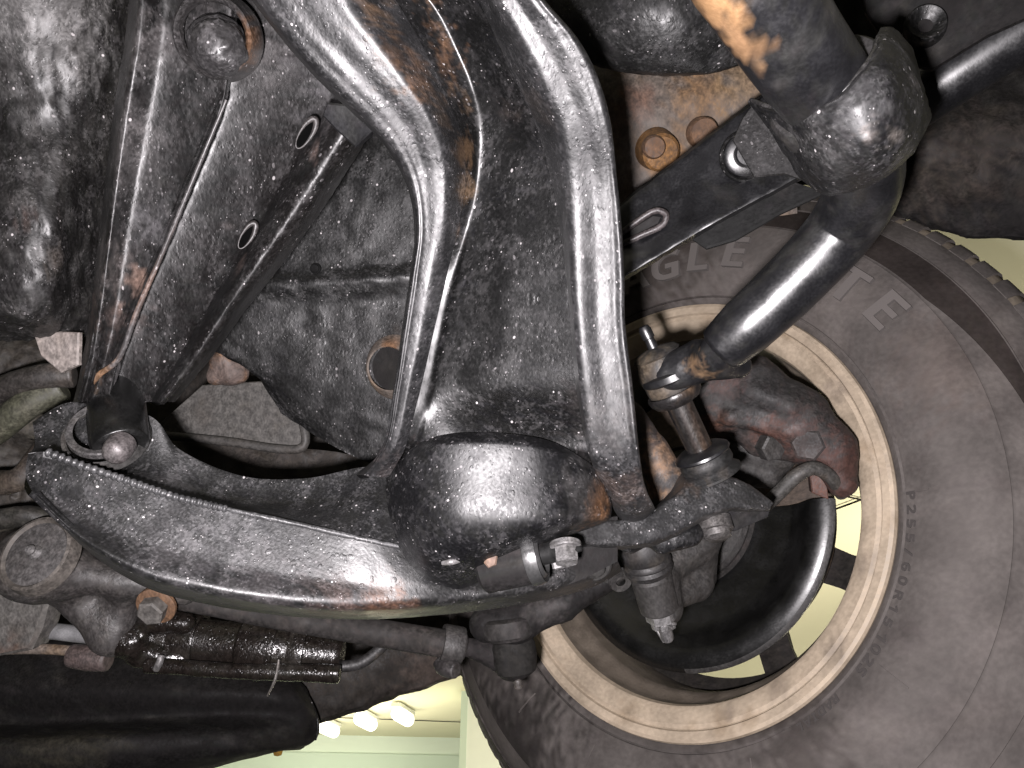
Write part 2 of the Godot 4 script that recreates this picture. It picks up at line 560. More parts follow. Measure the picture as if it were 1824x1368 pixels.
func part_of(called: String, mesh: Mesh, mat: Material, parent: Node3D, tr := Transform3D()) -> MeshInstance3D:
	var o := MeshInstance3D.new()
	o.name = called
	o.mesh = mesh
	if mesh is PrimitiveMesh: mesh.material = mat
	else: mesh.surface_set_material(0, mat)
	parent.add_child(o, true)
	o.transform = tr
	return o

# rows of (x, y, depth) photo points -> a smooth grid of world points
func loft(rows: Array, fu: int, fv: int) -> Array:
	var dense := []
	for r in rows:
		var line := []
		for k in r.size() - 1:
			for s in fu + (1 if k == r.size() - 2 else 0):
				line.append(spline(r[maxi(k - 1, 0)], r[k], r[k + 1], r[mini(k + 2, r.size() - 1)], float(s) / fu))
		dense.append(line)
	var out := []
	for k in dense.size() - 1:
		for s in fv + (1 if k == dense.size() - 2 else 0):
			var line := []
			for i in dense[0].size():
				var q := spline(dense[maxi(k - 1, 0)][i], dense[k][i], dense[k + 1][i], dense[mini(k + 2, dense.size() - 1)][i], float(s) / fv)
				line.append(P(q.x, q.y, q.z))
			out.append(line)
	return out

func spline(a: Vector3, b: Vector3, c: Vector3, d: Vector3, t: float) -> Vector3:
	# limited tangents keep tight bends from overshooting
	var m0 := (c - a) * 0.5
	var m1 := (d - b) * 0.5
	var l := (c - b).length()
	m0 = m0.limit_length(l * 1.2); m1 = m1.limit_length(l * 1.2)
	var t2 := t * t
	var t3 := t2 * t
	return b * (2 * t3 - 3 * t2 + 1) + m0 * (t3 - 2 * t2 + t) + c * (-2 * t3 + 3 * t2) + m1 * (t3 - t2)

func V(x: float, y: float, d: float) -> Vector3:
	return Vector3(x, y, d)

func stain(x: float, y: float, d: float, r: float, col: Color, k := 1.0) -> Array:
	return [P(x, y, d), r, col, k]

func pts(list: Array) -> Array:
	return list.map(func(q): return P(q[0], q[1], q[2]))

func bolt(parent: Node3D, at: Vector3, axis: Vector3, r: float, h: float, lk: String, washer := 0.0, wlk := "", turn := 0.3) -> void:
	axis = axis.normalized()
	var base := 0.0
	if washer > 0.0:
		var w := mb(wlk if wlk else lk)
		w.lathe(at, axis, [Vector2(r * 0.5, 0.0022), Vector2(washer * 0.93, 0.0022), Vector2(washer, 0.0015), Vector2(washer, -0.001)], 32)
		part("washer", w, wlk if wlk else lk, parent)
		base = 0.0022
	var b := mb(lk)
	b.hex(at + axis * base, axis, r, h, turn)
	part("bolt_head", b, lk, parent)

const RUST := Color(0.26, 0.13, 0.06)
const TAN := Color(0.30, 0.19, 0.10)
const PINK := Color(0.26, 0.19, 0.17)

func _ready() -> void:
	noise.seed = 7
	noise.noise_type = FastNoiseLite.TYPE_SIMPLEX
	noise.frequency = 1.0
	noise.fractal_octaves = 2
	# camera
	var cam := Camera3D.new()
	cam.name = "camera"
	cam.transform = Transform3D(VIEW, EYE)
	cam.fov = 53.1301
	cam.near = 0.02
	cam.far = 60.0
	add_child(cam)
	cam.current = true
	# surroundings: the unlit garage
	var we := WorldEnvironment.new()
	we.name = "surroundings"
	var env := Environment.new()
	env.background_mode = Environment.BG_COLOR
	env.background_color = Color(0.014, 0.0136, 0.0132).linear_to_srgb()
	env.tonemap_mode = Environment.TONE_MAPPER_LINEAR
	env.tonemap_exposure = 1.0
	env.sdfgi_enabled = true
	env.ssao_enabled = true
	env.ssil_enabled = true
	we.environment = env
	add_child(we)
	# the phone's flash, below and left of its lens
	var flash := OmniLight3D.new()
	flash.name = "phone_flash"
	flash.light_color = Color(1.0, 0.975, 0.985)
	flash.light_energy = 0.92
	flash.light_size = 0.006
	flash.omni_range = 20.0
	flash.omni_attenuation = 2.0
	flash.shadow_enabled = true
	flash.position = EYE + VIEW * Vector3(-0.026, -0.030, 0.004)
	add_child(flash)

	make_textures()
	make_looks()
	garage()
	underbody()
	wheel()
	brake()
	rails()
	left_side()
	steering()
	control_arm()
	sway_bar()
	small_parts()

# ---------------------------------------------------------------- garage seen past the car
func garage() -> void:
	var top := EYE.y + 1.4
	var ceiling := MeshInstance3D.new()
	var cm := BoxMesh.new()
	cm.size = Vector3(26, 0.2, 26)
	part_plain("ceiling", cm, plain(Color(0.82, 0.80, 0.63)), Vector3(0, top + 0.1, -5))
	var wm := BoxMesh.new()
	wm.size = Vector3(26, 6, 0.2)
	var wall := part_plain("wall", wm, plain(Color(0.70, 0.80, 0.77)), Vector3(0, top - 3.0, -8.75))
	wall.rotation.y = deg_to_rad(7.0)
	# shallow painted band along the wall's top
	var bm := BoxMesh.new()
	bm.size = Vector3(26, 0.42, 0.04)
	part_of("beam", bm, plain(Color(0.58, 0.70, 0.66)), wall, Transform3D(Basis(), Vector3(0, 2.62, 0.12)))
	for k in 9:
		var slot := BoxMesh.new()
		slot.size = Vector3(0.018, 0.09, 0.02)
		part_of("bracket_slot", slot, plain(Color(0.35, 0.38, 0.36)), wall, Transform3D(Basis(), Vector3(-2.75 + 0.75 * int(k / 2) + 0.06 * (k % 2), 2.62, 0.15)))
	# tall white cabinet at the right of the wall
	var dirx := (P(826, 1240, 6.2) - EYE)
	var cab := thing("cabinet", "tall white cabinet standing by the wall behind the tyre", "cabinet", Vector3(EYE.x + dirx.x + 0.75, 0.0, EYE.z + dirx.z))
	var cb := BoxMesh.new()
	cb.size = Vector3(1.4, top + 0.0 - 0.03, 0.6)
	part_of("cabinet_body", cb, plain(Color(0.85, 0.9, 0.88), 0.6), cab, Transform3D(Basis(), Vector3(0, (top - 0.03) / 2.0, 0)))
	var sb := BoxMesh.new()
	sb.size = Vector3(0.05, top - 0.05, 0.62)
	part_of("side_trim", sb, plain(Color(0.62, 0.74, 0.68), 0.6), cab, Transform3D(Basis(), Vector3(-0.725, (top - 0.05) / 2.0, 0)))
	# thin cables clipped along the ceiling
	var runs := [[Vector3(0.6, 0, -2.6), Vector3(2.4, 0, -3.4)], [Vector3(0.9, 0, -3.6), Vector3(2.0, 0, -2.2)], [Vector3(-2.2, 0, -7.4), Vector3(0.4, 0, -7.9)]]
	var names := ["thin dark cable on the ceiling seen through the middle wheel opening", "thin dark cable crossing the ceiling seen through the upper wheel opening", "thin cable on the yellow ceiling between the strip lamps"]
	for k in 3:
		var ct := thing("ceiling_cable" if k == 0 else "ceiling_cable_%03d" % k, names[k], "cable", runs[k][0] + Vector3(0, top, 0))
		var cmb := mb("dull_black")
		var mid: Vector3 = (runs[k][0] + runs[k][1]) / 2.0
		cmb.tube([runs[k][0] + Vector3(0, top - 0.006, 0), mid + Vector3(0.05, top - 0.012, 0.04), runs[k][1] + Vector3(0, top - 0.006, 0)], [0.004], 8, 6)
		part("cable", cmb, "dull_black", ct)
	# strip lamps
	var spots := [[585, 1292, "small strip lamp on the yellow ceiling nearest the dark bumper, leftmost of three"], [652, 1279, "strip lamp in the middle of the three lit lamps on the yellow ceiling"], [718, 1270, "strip lamp on the yellow ceiling nearest the tyre, rightmost of three"]]
	for k in 3:
		var dir := (P(spots[k][0], spots[k][1], 1.0) - EYE).normalized()
		var at := EYE + dir * ((1.4 - 0.06) / dir.y)
		lamp("strip_lamp" if k == 0 else "strip_lamp_%03d" % k, spots[k][2], at, "strip lamps on the garage ceiling")
	# more of the same lamps along the ceiling, out of the picture, light the rest of the garage
	var rest := [Vector3(3.2, 0, -6.2), Vector3(1.9, 0, -3.0), Vector3(-3.5, 0, -5.5), Vector3(0.2, 0, -4.5)]
	for k in rest.size():
		var l := OmniLight3D.new()
		l.name = "ceiling_light_%d" % k
		l.light_color = Color(1.0, 0.96, 0.84)
		l.light_energy = 1.75
		l.light_size = 0.25
		l.omni_range = 20.0
		l.omni_attenuation = 2.0
		l.shadow_enabled = true
		l.position = rest[k] + Vector3(0, top - 1.0, 0)
		add_child(l)

func lamp(called: String, label: String, at: Vector3, group: String) -> void:
	var t := thing(called, label, "lamp", at, group)
	t.rotation.y = deg_to_rad(-12)
	var h := BoxMesh.new()
	h.size = Vector3(0.08, 0.03, 0.40)
	part_of("housing", h, plain(Color(0.8, 0.8, 0.78), 0.5), t, Transform3D(Basis(), Vector3(0, 0.03, 0)))
	var d := CapsuleMesh.new()
	d.radius = 0.055
	d.height = 0.38
	var m := plain(Color(0.9, 0.9, 0.9))
	m.emission_enabled = true
	m.emission = Color(1.0, 0.97, 0.9)
	m.emission_energy_multiplier = 2.5
	part_of("lit_tube", d, m, t, Transform3D(Basis(Vector3.RIGHT, PI / 2), Vector3(0, -0.03, 0)))
	var l := OmniLight3D.new()
	l.name = "lamp_light"
	l.light_color = Color(1.0, 0.96, 0.84)
	l.light_energy = 0.42
	l.light_size = 0.2
	l.omni_range = 20.0
	l.omni_attenuation = 2.0
	l.shadow_enabled = true
	t.add_child(l)
	l.position = Vector3(0, -0.6, 0.3)

func part_plain(called: String, m: PrimitiveMesh, mat: Material, at: Vector3) -> MeshInstance3D:
	var o := MeshInstance3D.new()
	o.name = called
	m.material = mat
	o.mesh = m
	o.position = at
	o.set_meta("kind", "structure")
	add_child(o, true)
	return o

# ---------------------------------------------------------------- body panels far behind everything
func underbody() -> void:
	var t := thing("floor_pan", "dark dirty underbody panel behind the suspension parts", "car floor", P(500, 300, 0.95))
	var b := mb("brown_dirt")
	b.grid(loft([
		[V(-700, -700, 1.0), V(300, -700, 0.98), V(900, -700, 0.95), V(1300, -700, 0.95), V(1900, -700, 0.9), V(2600, -700, 0.85)],
		[V(-700, 100, 1.0), V(300, 100, 1.0), V(900, 100, 0.98), V(1300, 100, 0.95), V(1900, 100, 0.9), V(2600, 100, 0.85)],
		[V(-700, 330, 1.0), V(300, 330, 1.0), V(900, 330, 1.02), V(1300, 330, 1.02), V(1900, 330, 0.95), V(2600, 330, 0.9)]], 12, 10), 0.004, false, 0.006, 12.0)
	part("panel", b, "brown_dirt", t)
	b = mb("brown_dirt")
	b.grid(loft([
		[V(-700, 300, 1.0), V(0, 300, 1.0), V(300, 300, 1.0), V(700, 300, 1.01), V(1120, 300, 1.05)],
		[V(-700, 800, 1.0), V(0, 800, 0.98), V(300, 800, 0.95), V(700, 800, 0.97), V(1100, 800, 1.15)],
		[V(-700, 1170, 1.0), V(0, 1150, 0.98), V(300, 1150, 0.95), V(640, 1150, 0.96), V(860, 1130, 1.15)]], 12, 10), 0.004, false, 0.006, 12.0)
	part("toe_panel", b, "brown_dirt", t)
	# fender lip that ends the body above the ceiling lamps
	t = thing("fender_lip", "brown dirty fender edge just above the ceiling lamps", "fender", P(690, 1230, 0.95))
	b = mb("brown_dirt", [stain(770, 1190, 0.95, 0.05, Color(0.16, 0.12, 0.10), 0.8)])
	b.grid(loft([
		[V(380, 1120, 0.92), V(560, 1110, 0.93), V(700, 1100, 0.95), V(870, 1080, 0.99)],
		[V(420, 1230, 0.90), V(570, 1210, 0.91), V(700, 1175, 0.93), V(850, 1140, 0.97)],
		[V(440, 1310, 0.90), V(572, 1280, 0.91), V(690, 1240, 0.93), V(840, 1190, 0.97)],
		[V(440, 1318, 0.91), V(572, 1290, 0.92), V(690, 1250, 0.94), V(840, 1198, 0.98)]], 14, 8), 0.006, false, 0.003, 25.0)
	part("panel", b, "brown_dirt", t)
	# front air dam / bumper underside
	t = thing("air_dam", "black front bumper cover with rounded end at the bottom left", "bumper", P(300, 1300, 0.8))
	b = mb("dull_black", [stain(100, 1320, 0.72, 0.06, Color(0.07, 0.062, 0.04), 0.5)])
	b.grid(loft([
		[V(-300, 1060, 0.88), V(0, 1075, 0.88), V(200, 1090, 0.88), V(420, 1130, 0.88), V(500, 1180, 0.875), V(545, 1225, 0.875)],
		[V(-300, 1210, 0.80), V(0, 1220, 0.80), V(200, 1225, 0.80), V(420, 1230, 0.81), V(520, 1235, 0.83), V(560, 1262, 0.85)],
		[V(-300, 1290, 0.80), V(0, 1290, 0.80), V(200, 1285, 0.80), V(420, 1275, 0.81), V(530, 1280, 0.83), V(570, 1298, 0.85)],
		[V(-300, 1320, 0.73), V(0, 1318, 0.73), V(200, 1310, 0.74), V(400, 1305, 0.77), V(500, 1312, 0.81), V(562, 1318, 0.85)],
		[V(-300, 1400, 0.73), V(0, 1390, 0.73), V(200, 1370, 0.74), V(400, 1345, 0.77), V(490, 1336, 0.81), V(545, 1330, 0.85)],
		[V(-300, 1520, 0.80), V(0, 1475, 0.80), V(200, 1428, 0.80), V(370, 1372, 0.82), V(470, 1345, 0.84), V(535, 1335, 0.87)]], 10, 8), 0.004, false, 0.001, 20.0)
	part("cover", b, "dull_black", t)
	b = mb("dusty_paint")
	b.tube(pts([[520, 1205, 0.865], [548, 1240, 0.862], [566, 1285, 0.848], [562, 1318, 0.846]]), [0.0014, 0.0016, 0.0018, 0.0012], 8)
	part("scuffed_edge", b, "dusty_paint", t)
	var pin := mb("rust")
	pin.dust = Color(0.6, 0.3, 0.05); pin.base = Color(0.6, 0.28, 0.03)
	pin.lathe(P(495, 1340, 0.84), D(0, -1, 0.3), [Vector2(0.0, 0.004), Vector2(0.004, 0.003), Vector2(0.005, 0.0), Vector2(0.005, -0.004)], 12)
	part("clip", pin, "rust", t)

# ---------------------------------------------------------------- wheel and tyre
var WC := Vector3(0.1464, -0.1166, -0.7315)

func wheel_basis() -> Basis:
	var n := Vector3(-0.66512661, 0.28700612, 0.68937224)
	var u := Vector3.UP.cross(n).normalized()
	return VIEW * Basis(u, n.cross(u), n)

func ring(b: MB, coarse: Array, seg := 160, a0 := 0.0, a1 := TAU, crease := 0.8) -> void:
	var prof := [coarse[0]]
	for k in coarse.size() - 1:
		var p := Vector2(coarse[k][0], coarse[k][1])
		var q := Vector2(coarse[k + 1][0], coarse[k + 1][1])
		var cut := maxi(1, int(p.distance_to(q) / 0.005)) if p.distance_to(q) < 0.03 else 1
		for s in cut:
			var m := p.lerp(q, (s + 1.0) / cut)
			prof.append([m.x, m.y])
	b.turned(Vector3.ZERO, Vector3.RIGHT, Vector3.UP, Vector3.BACK, prof.map(func(q): return Vector2(q[0], q[1])), seg, a0, a1, crease)

func at_wheel(r: float, deg: float, h: float) -> Vector3:
	return Vector3(r * cos(deg_to_rad(deg)), r * sin(deg_to_rad(deg)), h)

func wheel() -> void:
	var t := thing("front_wheel", "front wheel with dusty brown tyre and cream coloured rim seen from its inner side", "wheel", EYE + VIEW * WC, "", wheel_basis())
	var b := mb("rubber_tyre", [[at_wheel(0.27, -70, 0.015), 0.06, Color(0.06, 0.052, 0.05), 0.6], [at_wheel(0.23, -48, 0.012), 0.05, Color(0.07, 0.06, 0.056), 0.6], [at_wheel(0.27, 100, 0.015), 0.08, Color(0.075, 0.062, 0.055), 0.7], [at_wheel(0.25, -140, 0.012), 0.12, Color(0.05, 0.045, 0.042), 0.7], [at_wheel(0.28, -115, 0.01), 0.08, Color(0.045, 0.04, 0.038), 0.8], [at_wheel(0.27, 30, 0.015), 0.05, Color(0.17, 0.14, 0.125), 0.6]])
	rng.seed = 21
	for k in 46:
		var pale := rng.randf() < 0.6
		var a0 := rng.randf() * 360.0
		var r0 := rng.randf_range(0.215, 0.285)
		for s in 1 + rng.randi() % 4:
			b.stains.append([at_wheel(r0 + s * rng.randf_range(-0.004, 0.005), a0 + s * rng.randf_range(-1.2, 1.2), 0.012), rng.randf_range(0.004, 0.013), Color(0.22, 0.2, 0.185) if pale else Color(0.085, 0.075, 0.07), rng.randf_range(0.08, 0.26)])
	ring(b, [[0.199, -0.012], [0.2045, -0.006], [0.2075, 0.000], [0.211, 0.0025], [0.2128, 0.0012], [0.2132, 0.003], [0.222, 0.0085], [0.2325, 0.0132], [0.245, 0.0162], [0.2585, 0.0165], [0.271, 0.0142], [0.2835, 0.009], [0.2845, 0.0040], [0.3105, -0.0125], [0.311, -0.0105], [0.3115, -0.0085], [0.320, -0.0165], [0.3285, -0.0255], [0.3345, -0.036], [0.336, -0.048], [0.3375, -0.10], [0.3375, -0.16], [0.336, -0.20], [0.33, -0.218], [0.31, -0.235], [0.27, -0.25], [0.22, -0.238], [0.2, -0.225]], 320)
	var tyre := part("tyre", b, "rubber_tyre", t, true)
	b = mb("rubber_tyre")
	ring(b, [[0.2832, 0.0091], [0.2838, 0.0080], [0.2855, 0.0068], [0.293, 0.0022], [0.302, -0.0035], [0.3112, -0.0105]], 240)
	part("sidewall_band", b, "rubber_tyre", tyre, true)
	# clean dark rubber band that thins out towards its end
	b = mb("rubber_tyre")
	b.base = Color(0.060, 0.050, 0.046); b.dust = Color(0.08, 0.067, 0.061); b.amount = 0.2
	var dark := []
	for k in 111:
		var a := 12.0 + k
		var r_in := lerpf(0.3095, 0.2862, clampf((a - 12.0) / 30.0, 0.0, 1.0))
		var line := []
		for s in 7:
			var r := lerpf(r_in, 0.3100, s / 6.0)
			line.append(at_wheel(r, a, band_height(r) + 0.0008))
		dark.append(line)
	b.grid(dark, 0.0006, false, 0.0, 1.0, Vector3(0, 0, 1))
	part("dark_band", b, "rubber_tyre", tyre, true)
	b = mb("rubber_tyre")
	b.base = Color(0.34, 0.29, 0.23); b.dust = Color(0.24, 0.20, 0.16)
	ring(b, [[0.3295, -0.0275], [0.3362, -0.0355], [0.3395, -0.046], [0.3410, -0.058], [0.3415, -0.080]], 160)
	part("groove_dust", b, "rubber_tyre", tyre, true)
	# shoulder blocks, one mesh shared by all
	var bb := mb("rubber_tyre")
	var g := []
	var prof := [[0.3300, -0.0265], [0.3375, -0.034], [0.3418, -0.044], [0.3435, -0.056], [0.344, -0.080]]
	for q in prof:
		var line := []
		for k in 7:
			var a := lerpf(-1.42, 1.42, k / 6.0)
			line.append(at_wheel(q[0], a + 2.2 * (q[1] + 0.02) / -0.05, q[1]))
		g.append(line)
	bb.grid(g, 0.008, false, 0.0, 1.0, Vector3(0.5, 0, 0.5))
	var bm := bb.mesh()
	for k in 84:
		var o := part_of("tread_block", bm, M.rubber_tyre.m, tyre)
		o.rotation.z = TAU * k / 84.0
	# centre ribs further across the tread
	for r in 3:
		var rb := mb("rubber_tyre")
		var h0 := -0.082 - r * 0.045
		ring(rb, [[0.336, h0], [0.3435, h0 - 0.002], [0.344, h0 - 0.02], [0.3435, h0 - 0.036], [0.336, h0 - 0.038]], 120)
		part("tread_rib", rb, "rubber_tyre", tyre, true)
	# raised ribs on the sidewall
	for q in [[-25.0, 0.227, 0.252], [-58.0, 0.222, 0.262], [-97.0, 0.224, 0.244], [-118.0, 0.226, 0.25], [9.0, 0.219, 0.232]]:
		var rb := mb("rubber_tyre")
		var w := 0.16
		var line0 := []
		for s in 2:
			var line := []
			for k in 6:
				var r := lerpf(q[1], q[2], k / 5.0)
				line.append(at_wheel(r, q[0] + (w if s else -w), sidewall(r) + 0.0007))
			line0.append(line)
		rb.grid(line0, 0.001, false, 0.0, 1.0, Vector3(0, 0, 1))
		part("mould_line", rb, "rubber_tyre", tyre, true)
	# raised lettering
	var big := plain(Color(0.105, 0.094, 0.089), 1.0)
	var small := plain(Color(0.050, 0.044, 0.042), 1.0)
	var words := [["E", 116.5, 0.2445, 34], ["A", 107.0, 0.2445, 34], ["G", 98.0, 0.2455, 34], ["L", 89.5, 0.249, 34], ["E", 80.3, 0.2525, 34], ["T", 52.9, 0.256, 34], ["E", 43.9, 0.2585, 34]]
	for w in words: letter(tyre, w[0], w[1], w[2], 0.030, 1.3, big, 0.0026)
	var run := "P255/60R15"
	for k in run.length(): letter(tyre, run[k], 8.4 - k * 2.85, 0.2175, 0.0085, 1.15, small, 0.0008)
	run = "102S"
	for k in run.length(): letter(tyre, run[k], -20.6 - k * 2.5, 0.2185, 0.0095, 1.15, small, 0.0008)
	run = "RADIAL"
	for k in run.length(): letter(tyre, run[k], -36.0 - k * 1.9, 0.2175, 0.0075, 1.1, small, 0.0006)
	# rim flange: two cream steps, then the barrel and the slotted disc
	b = mb("rim_alloy")
	for k in 26: b.stains.append([at_wheel(rng.randf_range(0.176, 0.204), rng.randf() * 360.0, -0.003), rng.randf_range(0.003, 0.016), Color(0.42, 0.31, 0.2) if k % 3 else Color(0.3, 0.24, 0.19), rng.randf_range(0.3, 0.75)])
	ring(b, [[0.203, -0.016], [0.2055, -0.006], [0.2058, -0.001], [0.2045, 0.002], [0.2015, 0.0028], [0.1955, 0.0012], [0.1945, -0.0018], [0.1935, -0.0025], [0.190, -0.0020], [0.178, -0.0075], [0.1755, -0.0105], [0.1742, -0.0165]], 200, 0.0, TAU, 0.9)
	var rim := part("rim", b, "rim_alloy", t, true)
	b = mb("barrel_alloy")
	ring(b, [[0.1742, -0.0165], [0.1725, -0.03], [0.1640, -0.045], [0.1625, -0.07], [0.1640, -0.1], [0.170, -0.13], [0.172, -0.21], [0.195, -0.222], [0.2, -0.218]], 160)
	part("barrel", b, "barrel_alloy", rim, true)
	b = mb("dull_black")
	b.base = Color(0.028, 0.024, 0.021); b.dust = Color(0.05, 0.043, 0.036)
	ring(b, [[0.1505, -0.1035], [0.158, -0.1005], [0.167, -0.097]], 96)
	ring(b, [[0.118, -0.112], [0.09, -0.095], [0.06, -0.09], [0.03, -0.09], [0.0, -0.09]], 96)
	part("wheel_disc", b, "dull_black", t, true)
	for k in 8:
		var sp := mb("dull_black")
		sp.base = Color(0.035, 0.03, 0.027); sp.dust = Color(0.06, 0.05, 0.044)
		var mid := -11.3 + 45.0 * k
		var rows := []
		for q in [[0.112, 9.5, -0.108], [0.122, 8.2, -0.110], [0.135, 7.0, -0.106], [0.15, 6.6, -0.104], [0.166, 7.2, -0.1]]:
			var line := []
			for s in 7: line.append(at_wheel(q[0], mid + lerpf(-q[1], q[1], s / 6.0), q[2] - 0.004 * absf(s - 3.0) / 3.0))
			rows.append(line)
		sp.grid(rows, 0.012, false, 0.0, 1.0, Vector3(0, 0, 1))
		part("spoke", sp, "dull_black", t, true)

func band_height(r: float) -> float:
	if r < 0.293: return lerpf(0.0068, 0.0022, (r - 0.2855) / 0.0075)
	if r < 0.302: return lerpf(0.0022, -0.0035, (r - 0.293) / 0.009)
	return lerpf(-0.0035, -0.0105, (r - 0.302) / 0.0092)

func sidewall(r: float) -> float:
	var p := [[0.2132, 0.003], [0.222, 0.0085], [0.2325, 0.0132], [0.245, 0.0162], [0.2585, 0.0165], [0.271, 0.0142], [0.2835, 0.009]]
	for k in p.size() - 1:
		if r <= p[k + 1][0]: return lerpf(p[k][1], p[k + 1][1], (r - p[k][0]) / (p[k + 1][0] - p[k][0]))
	return 0.009

func letter(parent: Node3D, s: String, deg: float, r: float, size: float, wide: float, mat: Material, depth: float) -> void:
	var f := SystemFont.new()
	f.font_names = PackedStringArray(["Droid Sans"])
	f.font_weight = 700
	var m := TextMesh.new()
	m.text = s
	m.font = f
	m.font_size = 64
	m.pixel_size = size / 46.0
	m.depth = depth * 2.0
	m.curve_step = 2.0
	var a := deg_to_rad(deg - 90.0)
	var slope := (sidewall(r + 0.004) - sidewall(r - 0.004)) / 0.008
	var up := Vector3(-sin(a), cos(a), slope).normalized()
	var right := Vector3(cos(a), sin(a), 0)
	var out := right.cross(up).normalized()
	part_of("letter", m, mat, parent, Transform3D(Basis(right * wide, up, out), at_wheel(r, deg, sidewall(r) + depth * 0.1)))

# ---------------------------------------------------------------- brake, knuckle
func brake() -> void:
	var wb := wheel_basis()
	var wo := EYE + VIEW * WC
	var t := thing("dust_shield", "black dished brake backing plate with polished edge inside the wheel", "brake shield", wo, "", wb)
	var b := mb("gloss_paint")
	b.amount = 0.0
	b.base = Color(0.006, 0.006, 0.006)
	ring(b, [[0.02, -0.044], [0.06, -0.044], [0.102, -0.042], [0.112, -0.0375], [0.120, -0.031], [0.126, -0.0262], [0.131, -0.0240], [0.138, -0.0240], [0.1455, -0.0262], [0.1480, -0.0285], [0.1475, -0.031], [0.130, -0.028], [0.12, -0.042], [0.106, -0.047], [0.02, -0.048]], 140, deg_to_rad(-225), deg_to_rad(11), 0.7)
	part("dish", b, "gloss_paint", t, true)
	b = mb("grey_cast")
	ring(b, [[0.1445, -0.0257], [0.1458, -0.0261], [0.1483, -0.0284], [0.1480, -0.031]], 100, deg_to_rad(-78), deg_to_rad(11), 0.7)
	part("worn_edge", b, "grey_cast", t, true)
	b = mb("grey_cast")
	ring(b, [[0.05, -0.034], [0.062, -0.036], [0.066, -0.041]], 60)
	part("hub_ring", b, "grey_cast", t, true)
	b = mb("rust_cast")
	ring(b, [[0.066, -0.039], [0.0685, -0.037], [0.071, -0.041]], 60)
	part("seal_ring", b, "rust_cast", t, true)
	# brake disc: its edge shows past the shield
	t = thing("brake_disc", "rusty brown brake disc edge showing beyond the black backing plate", "brake disc", wo, "", wb)
	b = mb("tan_panel")
	b.base = Color(0.11, 0.085, 0.07)
	ring(b, [[0.05, -0.052], [0.128, -0.052], [0.130, -0.054], [0.130, -0.064], [0.126, -0.066], [0.126, -0.072], [0.130, -0.074], [0.130, -0.082], [0.05, -0.084]], 120)
	part("rotor", b, "tan_panel", t, true)
	# caliper: one cast body
	t = thing("brake_caliper", "rusty cast iron brake caliper with two bolts at the top of the wheel", "brake caliper", P(1400, 760, 0.64))
	b = mb("rust_cast", [stain(1500, 840, 0.60, 0.035, Color(0.10, 0.04, 0.028), 0.8), stain(1270, 770, 0.63, 0.022, Color(0.16, 0.075, 0.05), 0.8), stain(1345, 700, 0.62, 0.03, Color(0.035, 0.033, 0.034), 0.8), stain(1290, 670, 0.63, 0.02, Color(0.14, 0.075, 0.065), 0.6), stain(1430, 790, 0.6, 0.03, Color(0.12, 0.06, 0.05), 0.6), stain(1370, 775, 0.62, 0.020, Color(0.14, 0.06, 0.042), 0.7)])
	b.cast([
		[P(1268, 668, 0.655), P(1330, 690, 0.645), 0.020, 0.026],
		[P(1330, 690, 0.645), P(1420, 745, 0.632), 0.026, 0.024],
		[P(1420, 745, 0.632), P(1478, 800, 0.618), 0.024, 0.019],
		[P(1478, 800, 0.618), P(1500, 860, 0.612), 0.018, 0.012],
		[P(1265, 735, 0.66), P(1350, 765, 0.65), 0.020, 0.014],
		[P(1268, 690, 0.64), P(1262, 745, 0.648), 0.010, 0.010],
		[P(1340, 700, 0.618), P(1405, 722, 0.612), 0.006, 0.006],
		[P(1300, 745, 0.628), P(1420, 770, 0.616), 0.006, 0.006],
		[P(1350, 790, 0.648), P(1440, 800, 0.628), 0.012, 0.012]], 0.012, 0.0028, 0.0009)
	part("casting", b, "rust_cast", t)
	bolt(t, P(1440, 792, 0.612), D(-0.42, 0.05, 0.9), 0.0135, 0.009, "rust_cast", 0.0, "", 0.1)
	bolt(t, P(1366, 795, 0.632), D(0.25, -0.05, 0.95), 0.0115, 0.012, "grey_cast", 0.0, "", 0.4)
	b = mb("grey_cast")
	b.cast([[P(1300, 800, 0.665), P(1390, 810, 0.65), 0.016, 0.014], [P(1310, 840, 0.665), P(1370, 850, 0.655), 0.012, 0.010]], 0.012, 0.003, 0.001)
	part("slide_pin_boss", b, "grey_cast", t)
	b = mb("rust_cast")
	b.base = Color(0.16, 0.08, 0.06)
	b.plate(pts([[1440, 822, 0.625], [1470, 830, 0.622], [1476, 890, 0.620], [1446, 878, 0.624]]), D(0, 0, 1), 0.02)
	part("pad_edge", b, "rust_cast", t)
	# brake hose
	t = thing("brake_hose", "grey brake hose bent over beneath the rusty caliper", "hose", P(1420, 850, 0.6))
	b = mb("rubber")
	b.base = Color(0.09, 0.085, 0.08)
	b.tube(pts([[1352, 912, 0.615], [1385, 880, 0.605], [1418, 848, 0.598], [1450, 834, 0.598], [1480, 850, 0.603], [1500, 880, 0.615]]), [0.0056], 14, 8)
	part("hose", b, "rubber", t)
	# steering knuckle
	t = thing("steering_knuckle", "grey cast steering knuckle carrying the ball joint in front of the brake shield", "knuckle", P(1200, 1000, 0.62))
	b = mb("grey_cast")
	b.cast([
		[P(1172, 1040, 0.590), P(1180, 1082, 0.592), 0.0165, 0.0155],
		[P(1160, 1020, 0.60), P(1240, 960, 0.62), 0.016, 0.018],
		[P(1240, 960, 0.62), P(1250, 1030, 0.635), 0.018, 0.012],
		[P(1190, 1060, 0.605), P(1240, 1040, 0.62), 0.012, 0.014],
		[P(1110, 1000, 0.61), P(1050, 1050, 0.62), 0.012, 0.011],
		[P(1240, 930, 0.62), P(1300, 880, 0.66), 0.02, 0.016]], 0.008, 0.0026, 0.0008)
	part("casting", b, "grey_cast", t)
	b = mb("dull_black", [stain(970, 1085, 0.6, 0.02, Color(0.09, 0.08, 0.078), 0.6)])
